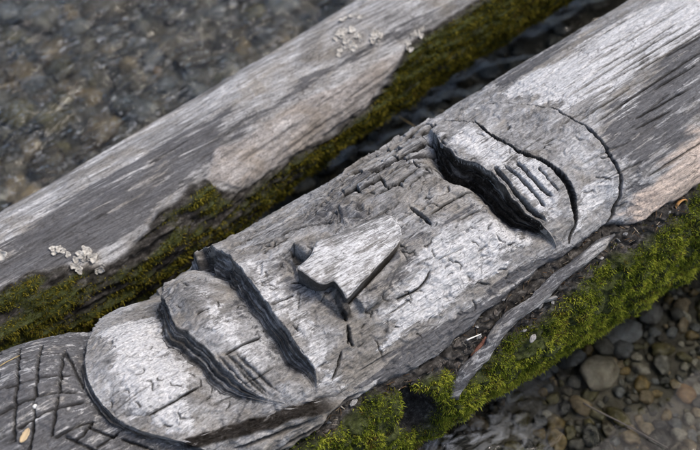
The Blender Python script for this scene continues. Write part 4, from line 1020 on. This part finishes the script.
def fungus(pts, r, label, surf):
    pts = list(pts)+([(a+random.gauss(0, 2.0), b+random.gauss(0, 2.0)) for a, b in pts] if len(pts) > 1 else [])
    ps = [surf.px(*p) for p in pts]; c = np.mean([p for p, n in ps], axis=0); root = empty('bracket_fungus', tuple(c))
    tag(root, label, 'fungus', 'pale fungi on the far log')
    for i, (p, n) in enumerate(ps):
        o = bpy.data.objects.new('cap', CAPS[(i*2+len(pts)) % 5]); COL.objects.link(o); o.parent = root
        rr = r*random.uniform(0.7, 1.25); tilt = Vector(n)*1.0+Vector((random.gauss(0, .35), random.gauss(-.25, .3), random.gauss(0.1, .3))); tilt.normalize()
        m3 = frame(tilt); o.matrix_local = Matrix.Translation(Vector(p)+Vector(n)*rr*0.15-Vector(c)) @ m3.to_4x4() @ Matrix.Diagonal((rr, rr, rr*random.uniform(0.7, 1.1), 1))
z = lambda l: [(310+a/4.5, 10+b/4.5) for a, b in l]
fungus(z([(140, 55), (150, 45), (190, 35), (210, 25)]), 0.0068, 'uppermost small cream fungus clump on the far log', SB)
fungus(z([(110, 135), (118, 120), (130, 108), (148, 125), (165, 100), (180, 95), (170, 150), (185, 175), (160, 165), (150, 145), (130, 185), (125, 205), (195, 165)]), 0.0074, 'largest clump of curled cream fungus caps on the far log', SB)
fungus(z([(215, 115), (222, 124)]), 0.0055, 'single small grey fungus between the two cream clumps', SB)
fungus(z([(290, 105), (315, 115), (275, 140), (300, 140), (285, 125)]), 0.0078, 'compact cream fungus clump nearest the middle of the far log', SB)
fungus(z([(470, 105), (485, 112), (440, 150), (442, 178), (458, 122), (500, 85)]), 0.0066, 'ragged pale fungus clump at the edge of the far moss', SB)
fungus([(57, 250), (63, 252), (52, 253)], 0.0070, 'grey-white fungus beside the whitest fungus on the far log', SB)
fungus([(83, 253), (80, 257), (87, 257)], 0.0085, 'whitest large fungus at the lower end of the far log', SB)
fungus([(70, 264), (75, 265)], 0.0072, 'cream fungus hanging just below the whitest one', SB)
fungus([(1, 256)], 0.0110, 'white fungus at the very edge of the picture', SB)
fungus([(92, 268), (96, 265)], 0.0070, 'dull grey fungus at the bark edge of the far log', SB)
# leaves, chips, specks
def leaf_mesh(name, l, w_, curl, mat, seed):
    r = np.random.default_rng(seed); nu, nv_ = 9, 6; V = []
    for i in range(nu):
        u = i/(nu-1); ww = w_*(sin(pi*min(1, max(0.02, u)))**0.6)*(1+0.1*r.normal())
        for j in range(nv_):
            q = j/(nv_-1)*2-1; V.append((l*(u-0.5), ww*q, curl*(q*q*0.8+(2*u-1)**2*0.5)*w_+0.03*w_*r.normal()))
    Fq = [(i*nv_+j, (i+1)*nv_+j, (i+1)*nv_+j+1, i*nv_+j+1) for i in range(nu-1) for j in range(nv_-1)]
    me = bpy.data.meshes.new(name); me.from_pydata(V, [], Fq); me.polygons.foreach_set('use_smooth', [True]*len(Fq)); me.update(); me.materials.append(mat); return me
def put(name, me, surf, px, py, lift, label, cat, rz=None, group=None, scale=1.0, tdir=None):
    p, n = surf.px(px, py); o = bpy.data.objects.new(name, me); COL.objects.link(o)
    o.matrix_world = Matrix.Translation(Vector(p)+Vector(n)*lift) @ frame(n, tdir).to_4x4() @ Matrix.Scale(scale, 4)
    return tag(o, label, cat, group)
o = put('fallen_leaf', leaf_mesh('fallen_leaf', 0.024, 0.010, 0.6, LEAFO, 1), SF, 677, 199, 0.005, 'curled orange-brown leaf lying where bare wood meets moss', 'leaf', tdir=(1, 0, 0)); o.modifiers.new('t', 'SOLIDIFY').thickness = 0.0012
o = put('fallen_leaf', leaf_mesh('fallen_leaf', 0.022, 0.0055, 0.3, LEAFT, 2), SF, 28, 441, 0.004, 'small tan leaf scrap on the hatched neck of the carving', 'leaf', tdir=(1, 0.8, 0.5)); o.modifiers.new('t', 'SOLIDIFY').thickness = 0.001
LUMP = [np_mesh('speck', *lump(40+i, 2, 1, .8, .6, .3, 1.3, 3)) for i in range(4)]
def lumpy(name, mat, surf, px, py, size, lift, label, cat, stretch=(1, 1, 1), tdir=(1, 0, 0), v=0):
    me = LUMP[v].copy(); me.materials.append(mat); o = put(name, me, surf, px, py, lift, label, cat, tdir=tdir)
    o.matrix_world = o.matrix_world @ Matrix.Diagonal((size*stretch[0], size*stretch[1], size*stretch[2], 1)); return o
lumpy('white_pebble', WHITE, SF, 39, 414, 0.0046, 0.003, 'tiny white pebble lodged in the hatched neck', 'pebble')
lumpy('white_lichen', WHITE, SF, 541, 160, 0.0040, 0.000, 'larger white fleck stuck in the curved eyelid slit', 'lichen', (1.3, .8, .6), (1, -1, 0), 1)
lumpy('white_lichen', WHITE, SF, 552, 167, 0.0026, 0.000, 'smaller white fleck lower in the curved eyelid slit', 'lichen', (1.3, .8, .6), (1, -1, 0), 2)
lumpy('wood_chip', CHIPM, SF, 549, 297, 0.013, 0.006, 'longer pale grey wood chip beside the dead branch', 'wood chip', (1.2, .6, .45), (1, 0, 0), 2)
lumpy('wood_chip', CHIPM, SF, 538, 305, 0.009, 0.006, 'shorter pale wood chip below the longer one by the branch', 'wood chip', (1.0, .7, .5), (1, .4, 0), 1)
lumpy('wood_chip', CHIPM, SF, 523, 336, 0.009, 0.012, 'grey wood chip sitting in the bright moss', 'wood chip', (1.2, .7, .5), (1, .3, 0), 3)
lumpy('wood_chip', CHIPM, SF, 352, 404, 0.008, 0.005, 'white-grey wood chip on the crumbled bark below the mouth', 'wood chip', (1.2, .7, .5), (1, .3, 0), 0)
def stick(name, pts, r, mat, label, cat, lift=0.004, surf=SF, seg=6, plane=None):
    P_ = []
    for q in pts:
        if plane is not None: P_.append(on_plane(q[0], q[1], plane))
        else: p, n = surf.px(*q); P_.append(p+n*lift)
    P_ = smooth_line(P_, 5); o = link_mesh(name, tube_mesh(name, P_, np.linspace(r, r*0.6, len(P_)), seg, 0.1, 5), mat); at_base(o, tuple(P_[0])); return tag(o, label, cat)
stick('straw', [(467, 341), (480, 333)], 0.0016, STRAWW, 'short bleached straw on the bark at the broken joint of the branch', 'straw', 0.008)
stick('straw', [(3, 393), (16, 383), (29, 371)], 0.0011, STRAW, 'thin ochre straw lying across the hatched neck', 'straw', 0.003)
stick('bark_strip', [(469, 354), (476, 346), (484, 337)], 0.0050, REDB, 'small reddish bark strip beside the dead branch', 'bark strip', 0.006)
stick('twig', [(583, 403), (602, 413), (630, 427), (668, 448)], 0.0020, FLAKE, 'thin olive twig lying in the pool across the pebbles', 'twig', plane=0.006)
stick('twig', [(398, 116), (406, 121), (417, 128)], 0.0018, STRAW, 'thin twig sticking out over the gap between the logs', 'twig', plane=0.05)
# loose bark flakes on the strip of crumbled bark
FLK = []
for i in range(5):
    me = np_mesh('bark_flake', *lump(60+i, 1, 1, .6, .2, .45, 1.9, 7), smooth_shade=False); me.materials.append(FLAKE if i < 4 else CHIPM); FLK.append(me)
xs_, as_ = [], []
cand = np.argwhere((bark > 0.8) & (mossband < 0.25) & (X > -0.35) & (X < 1.0) & (A < aM(X)+0.01))
pbase = Vector(org)
for i in range(130):
    ii, jj = cand[int(RNG.integers(len(cand)))]; p, n = POS[ii, jj], NRM[ii, jj]
    o = bpy.data.objects.new('bark_flake', FLK[i % 5]); COL.objects.link(o); o.parent = CP['bark']
    sz_ = float(RNG.uniform(0.003, 0.009)); tl = Vector(n)+Vector(RNG.normal(0, .4, 3)); tl.normalize()
    o.matrix_local = Matrix.Translation(Vector(p)+Vector(n)*0.001-pbase) @ frame(tl, (1, float(RNG.normal(0, .5)), 0)).to_4x4() @ Matrix.Scale(sz_, 4)
# needle litter
V_, F_, C_ = [], [], []
for i in range(240):
    ii, jj = cand[int(RNG.integers(len(cand)))]; p, n = POS[ii, jj], NRM[ii, jj]
    d_ = np.cross(n, RNG.normal(size=3)); d_ /= np.linalg.norm(d_); d_ = d_+n*RNG.normal(0, 0.15); l_ = RNG.uniform(0.005, 0.016); s_ = np.cross(n, d_); s_ = s_/np.linalg.norm(s_)*0.0006
    a0 = p+n*0.002-d_*l_/2; a1_ = p+n*0.0028+d_*l_/2; k0 = len(V_)
    V_ += [a0+s_, a0-s_, a0+n*0.001, a1_+s_*.6, a1_-s_*.6, a1_+n*0.0009]; F_ += [(k0, k0+3, k0+4, k0+1), (k0+1, k0+4, k0+5, k0+2), (k0+2, k0+5, k0+3, k0)]
    c = [(0.10, 0.055, 0.025), (0.20, 0.14, 0.08), (0.30, 0.26, 0.2), (0.05, 0.035, 0.02)][int(RNG.integers(4))]; C_ += [c+(1,)]*6
t = NT('needle_litter'); o_ = t.n('ShaderNodeAttribute'); o_.attribute_name = 'tint'
tag(link_mesh('needle_litter', np_mesh('needle_litter', np.array(V_), np.array(F_), {'tint': np.array(C_)}, False), t.done(o_.outputs['Color'], 0.7, 0.3)), 'brown needle and straw litter caught on the crumbled bark', 'litter', kind='stuff')

# torn wood fibres standing along the saw cuts
SPM = flat_mat('torn_fibre', (0.05, 0.047, 0.044), (0.42, 0.41, 0.40), 1.1, 0.85)
def splinter_mesh(seed):
    r = np.random.default_rng(seed); n = 6; V = []; 
    for i in range(n):
        u = i/(n-1); w_ = 0.075*(1-0.85*abs(2*u-0.8)**1.5)*(1+0.3*r.normal()); w_ = max(w_, 0.012); c = (u-0.5, 0.02*r.normal(), 0.10*(u-0.5)**2+0.015*r.normal())
        V += [(c[0], c[1]-w_, c[2]), (c[0]+0.01, c[1]+w_*0.1, c[2]+w_*0.6), (c[0], c[1]+w_, c[2]), (c[0], c[1], c[2]-w_*0.5)]
    Fq = [(i*4+k, (i+1)*4+k, (i+1)*4+(k+1) % 4, i*4+(k+1) % 4) for i in range(n-1) for k in range(4)]+[(3, 2, 1, 0), tuple(4*(n-1)+k for k in range(4))]
    me = bpy.data.meshes.new('splinter'); me.from_pydata(V, [], Fq); me.update(); me.materials.append(SPM); return me
SPL = [splinter_mesh(i) for i in range(6)]
for line, part, cnt, foot, wd in ((mouth_low, 'mouth', 0, (140, 340), 0.026), (side_band, 'chin', 14, (200, 400), 0.010)):
    fs_ = poly_dist(np.array([FR.at(*foot)[0]]), np.array([FR.at(*foot)[1]]), line)[1][0]
    seg = np.diff(line, axis=0); ll = np.hypot(seg[:, 0], seg[:, 1]); cum = np.concatenate([[0], np.cumsum(ll)])
    for i in range(cnt):
        u = RNG.uniform(0.08, 0.93)*cum[-1]; k = int(np.searchsorted(cum, u))-1; f = (u-cum[k])/ll[k]
        tg = seg[k]/ll[k]; nr = np.array([-tg[1], tg[0]])*fs_; e = min(1, u/cum[-1]/0.2, (1-u/cum[-1])/0.2)
        q = line[k]+seg[k]*f+nr*wd*e*RNG.uniform(0.0, 0.95)
        p, n = SF.xa(*q); p2, _ = SF.xa(*(q+tg*0.008)); p0, _ = SF.xa(*(q-tg*0.008)); td = Vector(p2-p0)+Vector(RNG.normal(0, 0.003, 3))
        o = bpy.data.objects.new('splinter', SPL[i % 6]); COL.objects.link(o); o.parent = CP[part]
        L_ = float(RNG.uniform(0.010, 0.030)); W_ = L_*float(RNG.uniform(0.5, 1.0))
        o.matrix_local = Matrix.Translation(Vector(p)+Vector(n)*0.0008-Vector(org)) @ frame(n, td).to_4x4() @ Matrix.Diagonal((L_, W_, W_, 1))
